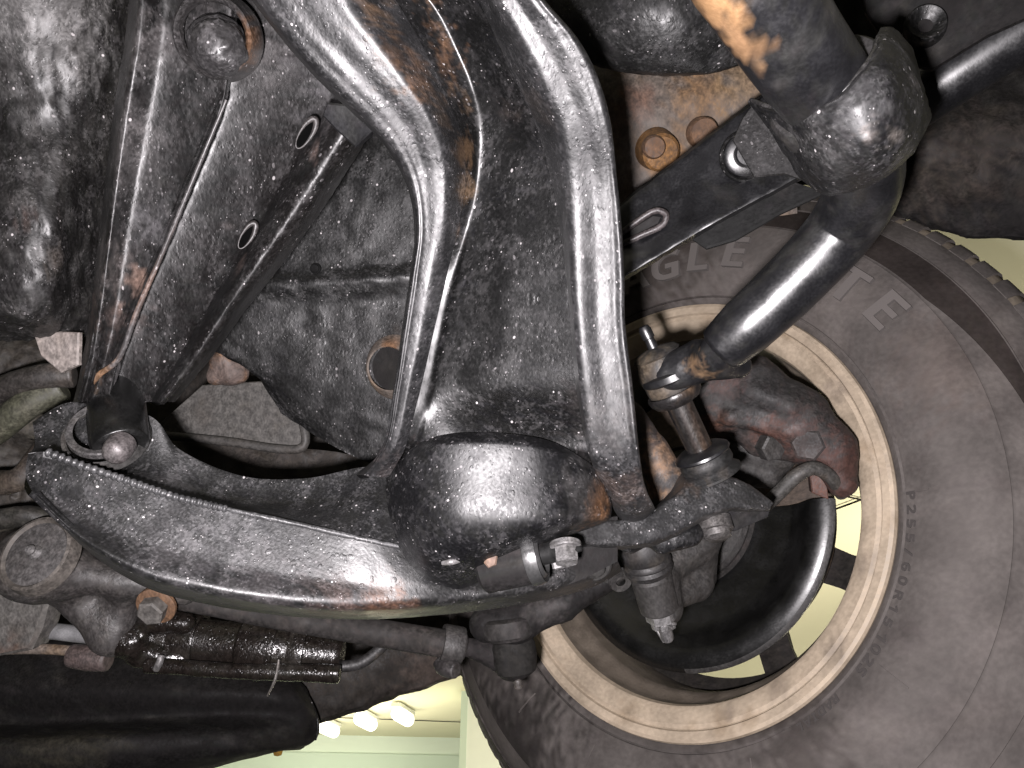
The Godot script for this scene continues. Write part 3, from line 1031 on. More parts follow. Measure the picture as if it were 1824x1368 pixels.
	b.cast([
		[P(1080, 1030, 0.615), P(1000, 1075, 0.612), 0.011, 0.012],
		[P(1000, 1075, 0.612), P(920, 1105, 0.61), 0.013, 0.016],
		[P(920, 1105, 0.61), P(868, 1112, 0.61), 0.0165, 0.0145]], 0.008, 0.0026, 0.0006)
	part("steering_arm", b, "dull_black", t)
	for q in [[1105, 1035, 0.6], [1088, 1020, 0.6]]:
		b = mb("grey_cast")
		b.lathe(P(q[0], q[1], q[2]), D(0.2, -0.3, 0.9), [Vector2(0.004, 0.001), Vector2(0.0085, 0.002), Vector2(0.0095, 0.0), Vector2(0.0095, -0.006)], 24)
		part("shim", b, "grey_cast", t)
	# ball joint: boot, stud end and slotted nut with its split pin
	var ax := (P(1186, 1125, 0.588) - P(1148, 985, 0.575)).normalized()
	t = thing("ball_joint", "lower ball joint with grey boot and slotted nut hanging in front of the black shield", "ball joint", P(1150, 985, 0.575))
	b = mb("rubber")
	b.base = Color(0.035, 0.033, 0.032)
	b.lathe(P(1148, 985, 0.575), ax, [Vector2(0.012, -0.014), Vector2(0.0165, -0.012), Vector2(0.0185, -0.006), Vector2(0.0185, 0.002), Vector2(0.0172, 0.0045), Vector2(0.0185, 0.0065), Vector2(0.0185, 0.0085), Vector2(0.017, 0.010), Vector2(0.0185, 0.0125), Vector2(0.017, 0.016), Vector2(0.013, 0.018)], 48)
	part("boot", b, "rubber", t)
	b = mb("grey_cast")
	b.lathe(P(1148, 985, 0.575), ax, [Vector2(0.0, 0.0475), Vector2(0.0138, 0.0475), Vector2(0.0150, 0.0462), Vector2(0.0156, 0.02), Vector2(0.014, 0.018)], 40)
	part("stud_collar", b, "grey_cast", t)
	var nut := P(1148, 985, 0.575) + ax * 0.0475
	b = mb("steel")
	b.base = Color(0.42, 0.41, 0.41)
	b.hex(nut, ax, 0.0122, 0.0095, 0.15)
	part("nut", b, "steel", t)
	var e1 := ax.cross(Vector3(0.31, 0.87, 0.38)).normalized()
	var e2 := ax.cross(e1)
	for k in 6:
		var s := mb("steel")
		var a := 0.15 + TAU * (k + 0.5) / 6.0
		var o := (e1 * cos(a) + e2 * sin(a))
		s.base = Color(0.45, 0.44, 0.44)
		s.box(nut + ax * 0.0115 + o * 0.0078, Basis(ax.cross(o), ax, o), Vector3(0.0058, 0.0055, 0.0036), 0.0006)
		part("castellation", s, "steel", t)
	b = mb("steel")
	b.lathe(nut, ax, [Vector2(0.0, 0.0275), Vector2(0.0038, 0.0272), Vector2(0.0050, 0.0255), Vector2(0.0054, 0.005)], 20)
	part("stud", b, "steel", t)
	b = mb("steel")
	b.tube([nut + ax * 0.0118 + e1 * 0.012, nut + ax * 0.0118 - e1 * 0.006, nut + ax * 0.016 - e1 * 0.009, nut + ax * 0.023 - e1 * 0.007], [0.0013], 8)
	b.tube([nut + ax * 0.0118 + e1 * 0.012 + e2 * 0.002, nut + ax * 0.0118 - e1 * 0.008 + e2 * 0.002, nut + ax * 0.019 - e1 * 0.006 + e2 * 0.003, nut + ax * 0.0265 + e2 * 0.004], [0.0013], 8)
	part("split_pin", b, "steel", t)

# ---------------------------------------------------------------- frame rails and body at the upper right
func rails() -> void:
	var t := thing("inner_fender", "black dirt streaked inner fender above the tyre at the right", "fender", P(1720, 320, 0.6))
	var b := mb("dull_black", [stain(1700, 290, 0.6, 0.05, Color(0.05, 0.038, 0.03), 0.6), stain(1640, 320, 0.6, 0.04, Color(0.06, 0.05, 0.042), 0.6), stain(1780, 230, 0.58, 0.04, Color(0.055, 0.046, 0.04), 0.6)])
	b.grid(loft([
		[V(1440, -160, 0.66), V(1600, -160, 0.64), V(1760, -160, 0.62), V(2100, -160, 0.58)],
		[V(1440, 120, 0.66), V(1600, 120, 0.64), V(1760, 110, 0.62), V(2100, 60, 0.58)],
		[V(1450, 250, 0.62), V(1600, 240, 0.60), V(1760, 220, 0.58), V(2100, 180, 0.54)],
		[V(1460, 310, 0.62), V(1600, 305, 0.605), V(1760, 300, 0.585), V(2100, 290, 0.55)],
		[V(1470, 385, 0.66), V(1600, 382, 0.64), V(1735, 418, 0.62), V(2100, 425, 0.58)],
		[V(1470, 385, 0.68), V(1600, 384, 0.66), V(1735, 421, 0.64), V(2100, 428, 0.60)]], 14, 8), 0.003, false, 0.004, 30.0)
	part("panel", b, "dull_black", t)
	# bright tube running up to the right
	t = thing("brace_tube", "glossy black tube with bright highlight running off the right edge", "tube", P(1720, 110, 0.5))
	b = mb("gloss_paint")
	b.amount = 0.0
	b.tube(pts([[1500, 260, 0.56], [1620, 185, 0.53], [1720, 118, 0.51], [1840, 40, 0.49], [1960, -40, 0.47], [2200, -200, 0.43]]), [0.020], 28, 6)
	part("tube", b, "gloss_paint", t)
	# side plate with a ringed hole
	t = thing("side_plate", "black plate with a raised ring at the top right corner", "bracket", P(1690, 30, 0.47))
	b = mb("dull_black")
	b.plate(pts([[1500, -420, 0.50], [1990, -420, 0.44], [1900, -10, 0.44], [1760, 60, 0.462], [1660, 125, 0.478], [1600, 110, 0.486], [1540, 20, 0.494]]), D(0, 0, 1), 0.006)
	part("plate", b, "dull_black", t)
	b = mb("dusty_paint")
	b.lathe(P(1648, 46, 0.474), D(-0.25, 0.1, 0.95), [Vector2(0.0045, 0.000), Vector2(0.0065, 0.001), Vector2(0.0095, 0.0045), Vector2(0.0107, 0.005), Vector2(0.0115, 0.0042), Vector2(0.0125, 0.0), Vector2(0.0125, -0.004)], 40)
	part("raised_ring", b, "dusty_paint", t)
	# black slotted frame plate
	t = thing("frame_bracket", "black slotted frame plate with a bolt running diagonally behind the sway bar clamp", "bracket", P(1260, 330, 0.5))
	b = mb("gloss_paint", [stain(1205, 300, 0.5, 0.008, Color(0.2, 0.18, 0.18), 1.0), stain(1140, 350, 0.5, 0.012, Color(0.08, 0.075, 0.075), 0.6)])
	b.base = Color(0.013, 0.013, 0.014)
	b.grid(loft([
		[V(1020, 436, 0.53), V(1110, 358, 0.53), V(1220, 272, 0.525), V(1330, 188, 0.52), V(1420, 120, 0.515)],
		[V(1020, 440, 0.522), V(1112, 362, 0.522), V(1222, 277, 0.517), V(1332, 194, 0.512), V(1424, 126, 0.507)],
		[V(1040, 490, 0.512), V(1130, 425, 0.512), V(1250, 340, 0.507), V(1365, 260, 0.500), V(1460, 190, 0.495)],
		[V(1050, 530, 0.500), V(1150, 470, 0.500), V(1275, 395, 0.493), V(1395, 330, 0.486), V(1500, 270, 0.48)],
		[V(1052, 536, 0.515), V(1153, 476, 0.515), V(1278, 401, 0.508), V(1398, 336, 0.50), V(1503, 276, 0.495)]], 12, 8), 0.003, false, 0.0006, 60.0)
	part("plate", b, "gloss_paint", t)
	b = mb("dull_black")
	b.base = Color(0.016, 0.016, 0.017)
	b.plate(pts([[1232, 425, 0.512], [1300, 380, 0.507], [1400, 315, 0.50], [1470, 345, 0.492], [1390, 378, 0.495], [1310, 425, 0.50], [1258, 442, 0.506]]), D(0, 0, 1), 0.003)
	part("lower_flange", b, "dull_black", t)
	# raised slot: a dusty rim round a recess
	b = mb("dusty_paint")
	b.base = Color(0.12, 0.10, 0.10)
	b.tube(pts([[1102, 420, 0.512], [1130, 398, 0.5095], [1165, 376, 0.506], [1186, 382, 0.504], [1178, 402, 0.505], [1140, 420, 0.508], [1106, 436, 0.512]]), [0.0022], 10, 6)
	part("slot_rim", b, "dusty_paint", t)
	b = mb("dull_black")
	b.plate(pts([[1098, 428, 0.5145], [1130, 405, 0.512], [1163, 384, 0.509], [1178, 386, 0.508], [1172, 398, 0.508], [1140, 414, 0.511], [1104, 436, 0.5145]]), D(0, 0, 1), 0.002, 0.0003)
	part("slot", b, "dull_black", t)
	b = mb("gloss_paint")
	b.lathe(P(1328, 276, 0.494), D(-0.1, -0.2, 0.97), [Vector2(0.0, 0.0085), Vector2(0.0068, 0.0085), Vector2(0.0078, 0.0075), Vector2(0.0082, 0.003), Vector2(0.012, 0.0026), Vector2(0.0135, 0.0015), Vector2(0.014, -0.002)], 36)
	part("bolt_head", b, "gloss_paint", t)
	b = mb("dusty_paint")
	b.lathe(P(1328, 278, 0.4945), D(-0.1, -0.2, 0.97), [Vector2(0.0138, 0.0010), Vector2(0.0150, 0.0022), Vector2(0.0162, 0.001), Vector2(0.0165, -0.002)], 40)
	part("washer", b, "dusty_paint", t)
	# rusty body panel behind it
	t = thing("rusty_bulkhead", "tan rust stained body panel with an orange bolt boss behind the frame plate", "panel", P(1220, 220, 0.64))
	b = mb("tan_panel", [stain(1250, 170, 0.64, 0.03, Color(0.30, 0.16, 0.06), 0.7), stain(1130, 180, 0.64, 0.02, Color(0.22, 0.10, 0.06), 0.6), stain(1190, 280, 0.64, 0.025, Color(0.35, 0.17, 0.05), 0.8), stain(1330, 150, 0.64, 0.03, Color(0.33, 0.22, 0.12), 0.7)])
	b.grid(loft([
		[V(1040, 60, 0.66), V(1150, 60, 0.66), V(1280, 60, 0.65), V(1420, 60, 0.64)],
		[V(1040, 170, 0.65), V(1150, 165, 0.645), V(1280, 160, 0.64), V(1420, 150, 0.63)],
		[V(1040, 280, 0.66), V(1150, 280, 0.65), V(1280, 270, 0.65), V(1420, 260, 0.64)],
		[V(1040, 420, 0.66), V(1150, 420, 0.66), V(1280, 400, 0.66), V(1420, 380, 0.66)]], 12, 10), 0.003, false, 0.0015, 40.0)
	part("panel", b, "tan_panel", t)
	b = mb("rust")
	b.base = Color(0.3, 0.15, 0.05)
	b.lathe(P(1172, 268, 0.64), D(0.1, -0.45, 0.88), [Vector2(0.0, 0.013), Vector2(0.013, 0.0125), Vector2(0.0155, 0.010), Vector2(0.0175, -0.008)], 32)
	part("bolt_boss", b, "rust", t)
	b = mb("rust")
	b.lathe(P(1165, 262, 0.626), D(0.0, -0.35, 0.93), [Vector2(0.0, 0.004), Vector2(0.008, 0.0035), Vector2(0.0095, 0.001), Vector2(0.0098, -0.004)], 24)
	part("bolt_head", b, "rust", t)
	b = mb("rust")
	b.lathe(P(1250, 236, 0.64), D(0.1, -0.3, 0.93), [Vector2(0.0, 0.008), Vector2(0.011, 0.008), Vector2(0.0125, 0.006), Vector2(0.0128, -0.003)], 24)
	part("bolt_head", b, "rust", t)
	# rounded arm mount at the top
	t = thing("bushing_can", "dusty black rounded bushing housing at the top beside the control arm", "bushing", P(1180, 40, 0.5))
	b = mb("dusty_paint")
	b.base = Color(0.03, 0.03, 0.031); b.dust = Color(0.12, 0.118, 0.116)
	b.grid(loft([
		[V(960, -460, 0.52), V(1080, -460, 0.48), V(1200, -460, 0.465), V(1300, -460, 0.48), V(1440, -460, 0.52)],
		[V(980, -160, 0.52), V(1080, -160, 0.48), V(1200, -160, 0.465), V(1300, -160, 0.48), V(1420, -160, 0.52)],
		[V(980, -20, 0.50), V(1080, -20, 0.462), V(1200, -20, 0.445), V(1300, -20, 0.46), V(1420, -20, 0.50)],
		[V(1000, 60, 0.505), V(1085, 70, 0.47), V(1200, 75, 0.455), V(1300, 65, 0.468), V(1410, 40, 0.50)],
		[V(1030, 105, 0.52), V(1095, 120, 0.49), V(1200, 130, 0.482), V(1295, 120, 0.488), V(1390, 80, 0.51)],
		[V(1050, 112, 0.54), V(1110, 128, 0.525), V(1200, 136, 0.52), V(1290, 126, 0.525), V(1370, 90, 0.54)]], 10, 8), 0.004, false, 0.0008, 60.0)
	part("can", b, "dusty_paint", t)

# ---------------------------------------------------------------- left: crossmember, panels, engine bits
func left_side() -> void:
	# grey speckled frame panel at the far left
	var t := thing("oil_pan", "grey speckled rounded panel filling the upper left corner", "panel", P(80, 300, 0.5))
	var b := mb("dusty_paint", [stain(20, -20, 0.46, 0.06, Color(0.36, 0.35, 0.345), 0.9), stain(120, 40, 0.47, 0.035, Color(0.3, 0.29, 0.285), 0.8), stain(0, 130, 0.47, 0.03, Color(0.06, 0.058, 0.057), 0.5), stain(60, 390, 0.49, 0.012, PINK, 0.7), stain(110, 470, 0.49, 0.01, Color(0.2, 0.17, 0.15), 0.7)])
	b.base = Color(0.03, 0.029, 0.0285); b.dust = Color(0.14, 0.134, 0.13); b.amount = 0.36
	b.grid(loft([
		[V(-700, -520, 0.46), V(-300, -520, 0.42), V(0, -520, 0.40), V(150, -520, 0.415), V(220, -520, 0.45), V(300, -520, 0.50)],
		[V(-260, -120, 0.50), V(-100, -120, 0.455), V(30, -120, 0.44), V(140, -120, 0.455), V(200, -120, 0.50), V(262, -120, 0.53)],
		[V(-420, 40, 0.525), V(-100, 40, 0.478), V(30, 40, 0.463), V(130, 40, 0.477), V(190, 40, 0.50), V(245, 40, 0.53)],
		[V(-420, 200, 0.53), V(-100, 200, 0.495), V(20, 200, 0.482), V(110, 200, 0.490), V(170, 200, 0.51), V(225, 200, 0.54)],
		[V(-420, 400, 0.54), V(-100, 400, 0.492), V(20, 400, 0.478), V(100, 400, 0.487), V(150, 400, 0.52), V(195, 400, 0.55)],
		[V(-420, 560, 0.55), V(-100, 560, 0.50), V(20, 560, 0.487), V(90, 560, 0.497), V(130, 560, 0.535), V(165, 560, 0.56)],
		[V(-420, 620, 0.58), V(-100, 615, 0.55), V(20, 610, 0.54), V(85, 605, 0.54), V(120, 600, 0.55), V(150, 598, 0.57)]], 12, 10), 0.004, false, 0.0022, 45.0)
	part("panel", b, "dusty_paint", t)
	# pale shield corner
	t = thing("heat_shield_corner", "pale pinkish triangular shield corner beside the crossmember bracket", "shield", P(95, 610, 0.53))
	b = mb("pale_plastic")
	b.plate(pts([[56, 588, 0.535], [140, 592, 0.53], [138, 650, 0.53], [106, 664, 0.532], [72, 634, 0.535]]), D(0, 0, 1), 0.004)
	part("plate", b, "pale_plastic", t)
	# stamped crossmember bracket: flange, channel, rib, rolled flange
	t = thing("crossmember_bracket", "black channel shaped crossmember bracket with scraped flanges left of the control arm", "bracket", P(340, 380, 0.42))
	var st := [
		[-420, [276, 294, 350, 482, 496, 502, 800, 880, 940], 0.385],
		[-60, [236, 252, 302, 419, 431, 436, 660, 730, 790], 0.405],
		[60, [224, 242, 294, 406, 416, 421, 628, 694, 752], 0.41],
		[170, [206, 224, 276, 388, 401, 407, 592, 650, 694], 0.416],
		[300, [190, 206, 250, 337, 350, 357, 515, 574, 622], 0.424],
		[430, [175, 190, 226, 284, 296, 303, 440, 488, 534], 0.432],
		[550, [160, 175, 205, 232, 243, 250, 366, 404, 440], 0.44],
		[640, [147, 161, 186, 201, 211, 217, 316, 346, 374], 0.446],
		[716, [130, 142, 164, 185, 194, 199, 268, 288, 312], 0.452]]
	var offs := [0.03, -0.008, 0.003, 0.001, 0.0, 0.022, 0.018, -0.006, 0.032]
	var rise := [0.0, 0.0, 0.2, 0.9, 1.0, 1.0, 1.0, 0.9, 0.6]
	var rows := []
	for k in st.size():
		var line := []
		for i in 9:
			var o: float = offs[i]
			if i == 4: o = lerpf(0.012, 0.0, rise[k])
			line.append(V(st[k][1][i], st[k][0] + (6 if i == 4 else 0), st[k][2] + o))
		rows.append(line)
	b = mb("dusty_paint", [
		stain(196, 560, 0.455, 0.02, PINK, 0.9), stain(178, 470, 0.44, 0.02, Color(0.216, 0.189, 0.182), 0.8), stain(230, 250, 0.42, 0.03, Color(0.203, 0.189, 0.189), 0.7), stain(266, 90, 0.41, 0.02, Color(0.203, 0.189, 0.189), 0.7),
		stain(175, 670, 0.46, 0.010, Color(0.472, 0.270, 0.135), 0.9), stain(248, 500, 0.44, 0.008, Color(0.405, 0.270, 0.216), 0.9), stain(235, 540, 0.45, 0.008, Color(0.405, 0.270, 0.216), 0.9),
		stain(290, 400, 0.44, 0.016, Color(0.189, 0.182, 0.189), 0.7), stain(380, 400, 0.44, 0.012, Color(0.270, 0.230, 0.223), 0.8), stain(350, 490, 0.44, 0.012, Color(0.230, 0.209, 0.209), 0.7), stain(420, 470, 0.44, 0.008, PINK, 0.9), stain(395, 455, 0.44, 0.008, PINK, 0.8),
		stain(540, 260, 0.42, 0.010, PINK, 0.9), stain(560, 195, 0.42, 0.014, Color(0.230, 0.209, 0.216), 0.8), stain(450, 90, 0.42, 0.03, Color(0.162, 0.149, 0.149), 0.6), stain(550, 130, 0.42, 0.025, Color(0.162, 0.155, 0.162), 0.6),
		stain(330, 300, 0.44, 0.03, Color(0.020, 0.019, 0.019), 0.9), stain(330, 180, 0.43, 0.03, Color(0.022, 0.021, 0.021), 0.9), stain(230, 640, 0.46, 0.03, Color(0.025, 0.023, 0.023), 0.8), stain(420, 520, 0.45, 0.02, Color(0.022, 0.021, 0.021), 0.9)])
	b.base = Color(0.016, 0.0155, 0.0155); b.dust = Color(0.07, 0.067, 0.066); b.amount = 0.10
	for k in rows.size():
		var d0: float = st[k][1].size() * 0.0 + st[k][2]
		var r6: Vector3 = rows[k][6]
		var r7: Vector3 = rows[k][7]
		var r8: Vector3 = rows[k][8]
		var m1 := r6.lerp(r7, 0.45); m1.z = d0 - 0.000
		var m2 := r7.lerp(r8, 0.55); m2.z = d0 + 0.004
		rows[k] = rows[k].slice(0, 7) + [m1, r7, m2, r8]
	b.grid(loft(rows, 8, 14), 0.004, false, 0.0004, 80.0)
	part("channel", b, "dusty_paint", t)
	# folded rib edge that catches the flash
	b = mb("dusty_paint", [stain(250, 500, 0.44, 0.03, Color(0.30, 0.2, 0.16), 0.8), stain(170, 672, 0.45, 0.02, Color(0.36, 0.2, 0.10), 0.9)])
	b.base = Color(0.15, 0.14, 0.14)
	b.tube(pts([[403, 178, 0.4150], [352, 300, 0.4228], [298, 430, 0.4308], [246, 550, 0.4388], [213, 636, 0.4445], [176, 668, 0.448], [152, 700, 0.4505]]), [0.0008, 0.0012, 0.0012, 0.0016, 0.0016, 0.0018, 0.0012], 8, 6)
	part("folded_rib", b, "dusty_paint", t)
	# oblong slots with raised lips in the rolled flange
	for q in [[545, 238, 0.4200, 30.0], [440, 420, 0.4400, 26.0]]:
		var loop := []
		var flat := []
		for k in 15:
			var an := TAU * k / 14.0 - 2.2
			var lx: float = cos(an) * q[3]
			var ly: float = sin(an) * q[3] * 0.36
			var dir := Vector2(0.52, -0.855)
			var at2: Vector2 = Vector2(q[0], q[1]) + dir * lx + Vector2(-dir.y, dir.x) * ly
			loop.append(P(at2.x, at2.y, q[2] + ly * 0.0001))
			if k < 14: flat.append(P(q[0] + (at2.x - q[0]) * 0.9, q[1] + (at2.y - q[1]) * 0.9, q[2] + 0.0006 + ly * 0.0001))
		b = mb("dusty_paint")
		b.base = Color(0.07, 0.062, 0.06)
		b.tube(loop, [0.0004, 0.0006, 0.001, 0.0014, 0.0017, 0.0018, 0.0018, 0.0016, 0.0012, 0.0009, 0.0006, 0.0005, 0.0004, 0.0004, 0.0004], 8, 4)
		part("slot_lip", b, "dusty_paint", t)
		b = mb("dark_hole")
		b.plate(flat, D(0, 0, 1), 0.002, 0.0003)
		part("slot", b, "dark_hole", t)
	b = mb("gloss_paint")
	b.plate(pts([[580, 182, 0.400], [620, 186, 0.398], [664, 232, 0.398], [630, 262, 0.402], [598, 232, 0.404], [574, 206, 0.404]]), D(0, 0, 1), 0.006)
	part("end_plate", b, "gloss_paint", t)
	# big flanged bolt high on the bracket
	t = thing("bracket_bolt", "large speckled round bolt in a rust edged recess at the top of the bracket", "bolt", P(385, 75, 0.4))
	b = mb("dusty_paint", [stain(448, 80, 0.4, 0.014, RUST, 0.8)])
	b.base = Color(0.06, 0.056, 0.056); b.dust = Color(0.2, 0.19, 0.19)
	b.lathe(P(386, 66, 0.408), D(0.02, -0.35, 0.93), [Vector2(0.0165, 0.002), Vector2(0.0175, 0.0075), Vector2(0.019, 0.009), Vector2(0.0205, 0.0075), Vector2(0.0225, -0.008)], 48)
	part("recess_rim", b, "dusty_paint", t)
	b = mb("dusty_paint")
	b.base = Color(0.09, 0.086, 0.087); b.dust = Color(0.22, 0.21, 0.21)
	b.cast([[P(386, 78, 0.412), P(390, 84, 0.396), 0.0150, 0.0125], [P(374, 66, 0.402), P(404, 92, 0.400), 0.0070, 0.0075], [P(400, 64, 0.402), P(378, 98, 0.400), 0.0065, 0.0065]], 0.008, 0.0016, 0.0016)
	part("bolt_head", b, "dusty_paint", t)
	# inner apron panel with a small and a big hole
	t = thing("fender_apron", "dark grey speckled apron panel with two holes between bracket and control arm", "panel", P(600, 560, 0.6))
	b = mb("dusty_paint", [stain(690, 580, 0.58, 0.018, Color(0.13, 0.10, 0.08), 0.6), stain(570, 690, 0.6, 0.05, Color(0.03, 0.03, 0.03), 0.5), stain(560, 470, 0.6, 0.03, Color(0.028, 0.028, 0.028), 0.9), stain(600, 545, 0.6, 0.05, Color(0.035, 0.035, 0.035), 0.5)])
	b.base = Color(0.022, 0.022, 0.0225); b.dust = Color(0.095, 0.094, 0.092); b.amount = 0.24
	b.grid(loft([
		[V(560, 160, 0.60), V(640, 160, 0.60), V(700, 160, 0.60), V(790, 160, 0.60)],
		[V(500, 300, 0.60), V(600, 300, 0.595), V(680, 300, 0.592), V(800, 300, 0.59)],
		[V(420, 470, 0.60), V(540, 478, 0.598), V(660, 470, 0.594), V(800, 460, 0.59)],
		[V(400, 508, 0.598), V(530, 508, 0.5945), V(660, 498, 0.590), V(800, 490, 0.586)],
		[V(370, 545, 0.604), V(530, 545, 0.602), V(660, 540, 0.598), V(800, 530, 0.59)],
		[V(350, 610, 0.61), V(500, 650, 0.608), V(650, 650, 0.60), V(800, 640, 0.59)],
		[V(432, 640, 0.62), V(520, 720, 0.615), V(660, 750, 0.606), V(800, 750, 0.60)],
		[V(500, 735, 0.625), V(560, 775, 0.62), V(655, 822, 0.612), V(800, 850, 0.60)]], 12, 8), 0.003, false, 0.0012, 50.0)
	part("panel", b, "dusty_paint", t)
	b = mb("dull_black")
	b.base = Color(0.004, 0.004, 0.004)
	b.lathe(P(562, 478, 0.596), D(-0.1, -0.1, 1), [Vector2(0.0, 0.0005), Vector2(0.0026, 0.0005), Vector2(0.0034, 0.0014), Vector2(0.0042, 0.0006), Vector2(0.0044, -0.003)], 20)
	part("small_hole", b, "dull_black", t)
	b = mb("tan_panel", [stain(690, 610, 0.58, 0.01, RUST, 0.8)])
	b.lathe(P(700, 655, 0.592), D(-0.3, -0.1, 0.95), [Vector2(0.0165, 0.008), Vector2(0.0175, 0.009), Vector2(0.019, 0.008), Vector2(0.0255, -0.004)], 40)
	part("big_hole_rim", b, "tan_panel", t)
	b = mb("dull_black")
	b.lathe(P(706, 655, 0.594), D(-0.3, -0.1, 0.95), [Vector2(0.0, 0.006), Vector2(0.0175, 0.006)], 30)
	part("big_hole", b, "dull_black", t)
	# plain grey plate seen through the gap
	t = thing("skid_plate", "plain grey plate seen through the gap below the bracket", "panel", P(430, 740, 0.7))
	b = mb("grey_plate")
	b.plate(pts([[240, 800, 0.71], [356, 685, 0.70], [470, 678, 0.695], [550, 745, 0.69], [536, 796, 0.685], [400, 784, 0.69]]), D(0, 0, 1), 0.004)
	part("plate", b, "grey_plate", t)
	b = mb("grey_plate")
	b.base = Color(0.1, 0.095, 0.09)
	b.tube(pts([[296, 776, 0.69], [400, 786, 0.686], [532, 800, 0.68], [540, 752, 0.684]]), [0.004], 10, 6)
	part("folded_edge", b, "grey_plate", t)
	b = mb("brown_dirt")
	b.grid(loft([
		[V(240, 780, 0.70), V(400, 785, 0.695), V(560, 800, 0.69), V(680, 820, 0.69)],
		[V(240, 880, 0.68), V(400, 880, 0.67), V(560, 890, 0.67), V(680, 900, 0.67)]], 10, 8), 0.003, false, 0.004, 60.0)
	part("lower_lip", b, "brown_dirt", t)
	t = thing("rusty_mount", "small rust coloured mount showing above the plain grey plate", "bracket", P(408, 645, 0.66))
	b = mb("rust")
	b.base = Color(0.2, 0.15, 0.13); b.dust = Color(0.28, 0.14, 0.06)
	b.cast([[P(400, 640, 0.66), P(415, 660, 0.66), 0.013, 0.012], [P(385, 670, 0.66), P(425, 665, 0.66), 0.008, 0.008]], 0.006, 0.0025, 0.001)
	part("casting", b, "rust", t)
	# engine hoses and pipes at the left edge
	t = thing("engine_block", "dark greenish brown oily engine casting behind the hoses at the left edge", "engine", P(40, 800, 0.62))
	b = mb("brown_dirt")
	b.base = Color(0.05, 0.043, 0.034); b.dust = Color(0.10, 0.09, 0.07)
	b.cast([[P(-80, 640, 0.66), P(60, 660, 0.66), 0.04, 0.03], [P(-60, 800, 0.66), P(60, 860, 0.66), 0.05, 0.03], [P(-60, 930, 0.64), P(40, 900, 0.64), 0.02, 0.014], [P(-20, 740, 0.62), P(60, 760, 0.63), 0.012, 0.012]], 0.015, 0.0045, 0.004)
	part("casting", b, "brown_dirt", t)
	var hoses := [
		["upper dark radiator hose with dusty highlight curving behind the bracket", [[-60, 720, 0.58], [10, 690, 0.57], [70, 672, 0.565], [130, 668, 0.57]], 0.0095, Color(0.05, 0.045, 0.04), Color(0.16, 0.13, 0.11)],
		["olive green coolant pipe below the upper hose at the left edge", [[-60, 800, 0.585], [0, 760, 0.575], [50, 720, 0.57], [110, 690, 0.575]], 0.011, Color(0.10, 0.10, 0.07), Color(0.17, 0.16, 0.12)],
		["thin dark hose just above the round steering joint at left", [[-60, 930, 0.56], [0, 925, 0.555], [60, 920, 0.555], [120, 945, 0.565]], 0.0075, Color(0.03, 0.028, 0.024), Color(0.07, 0.065, 0.055)],
		["brown dirty hose at the left edge beside the arm bushing", [[-60, 850, 0.57], [-10, 860, 0.565], [40, 850, 0.562], [80, 800, 0.57]], 0.009, Color(0.055, 0.042, 0.034), Color(0.10, 0.08, 0.06)]]
	for k in hoses.size():
		var h = hoses[k]
		t = thing("engine_hose" if k == 0 else "engine_hose_%03d" % k, h[0], "hose", P(h[1][1][0], h[1][1][1], h[1][1][2]))
		b = mb("rubber")
		b.base = h[3]; b.dust = h[4]; b.amount = 0.35
		b.tube(pts(h[1]), [h[2]], 18, 8, Vector3.ZERO, 0.0006, 60.0)
		part("hose", b, "rubber", t)

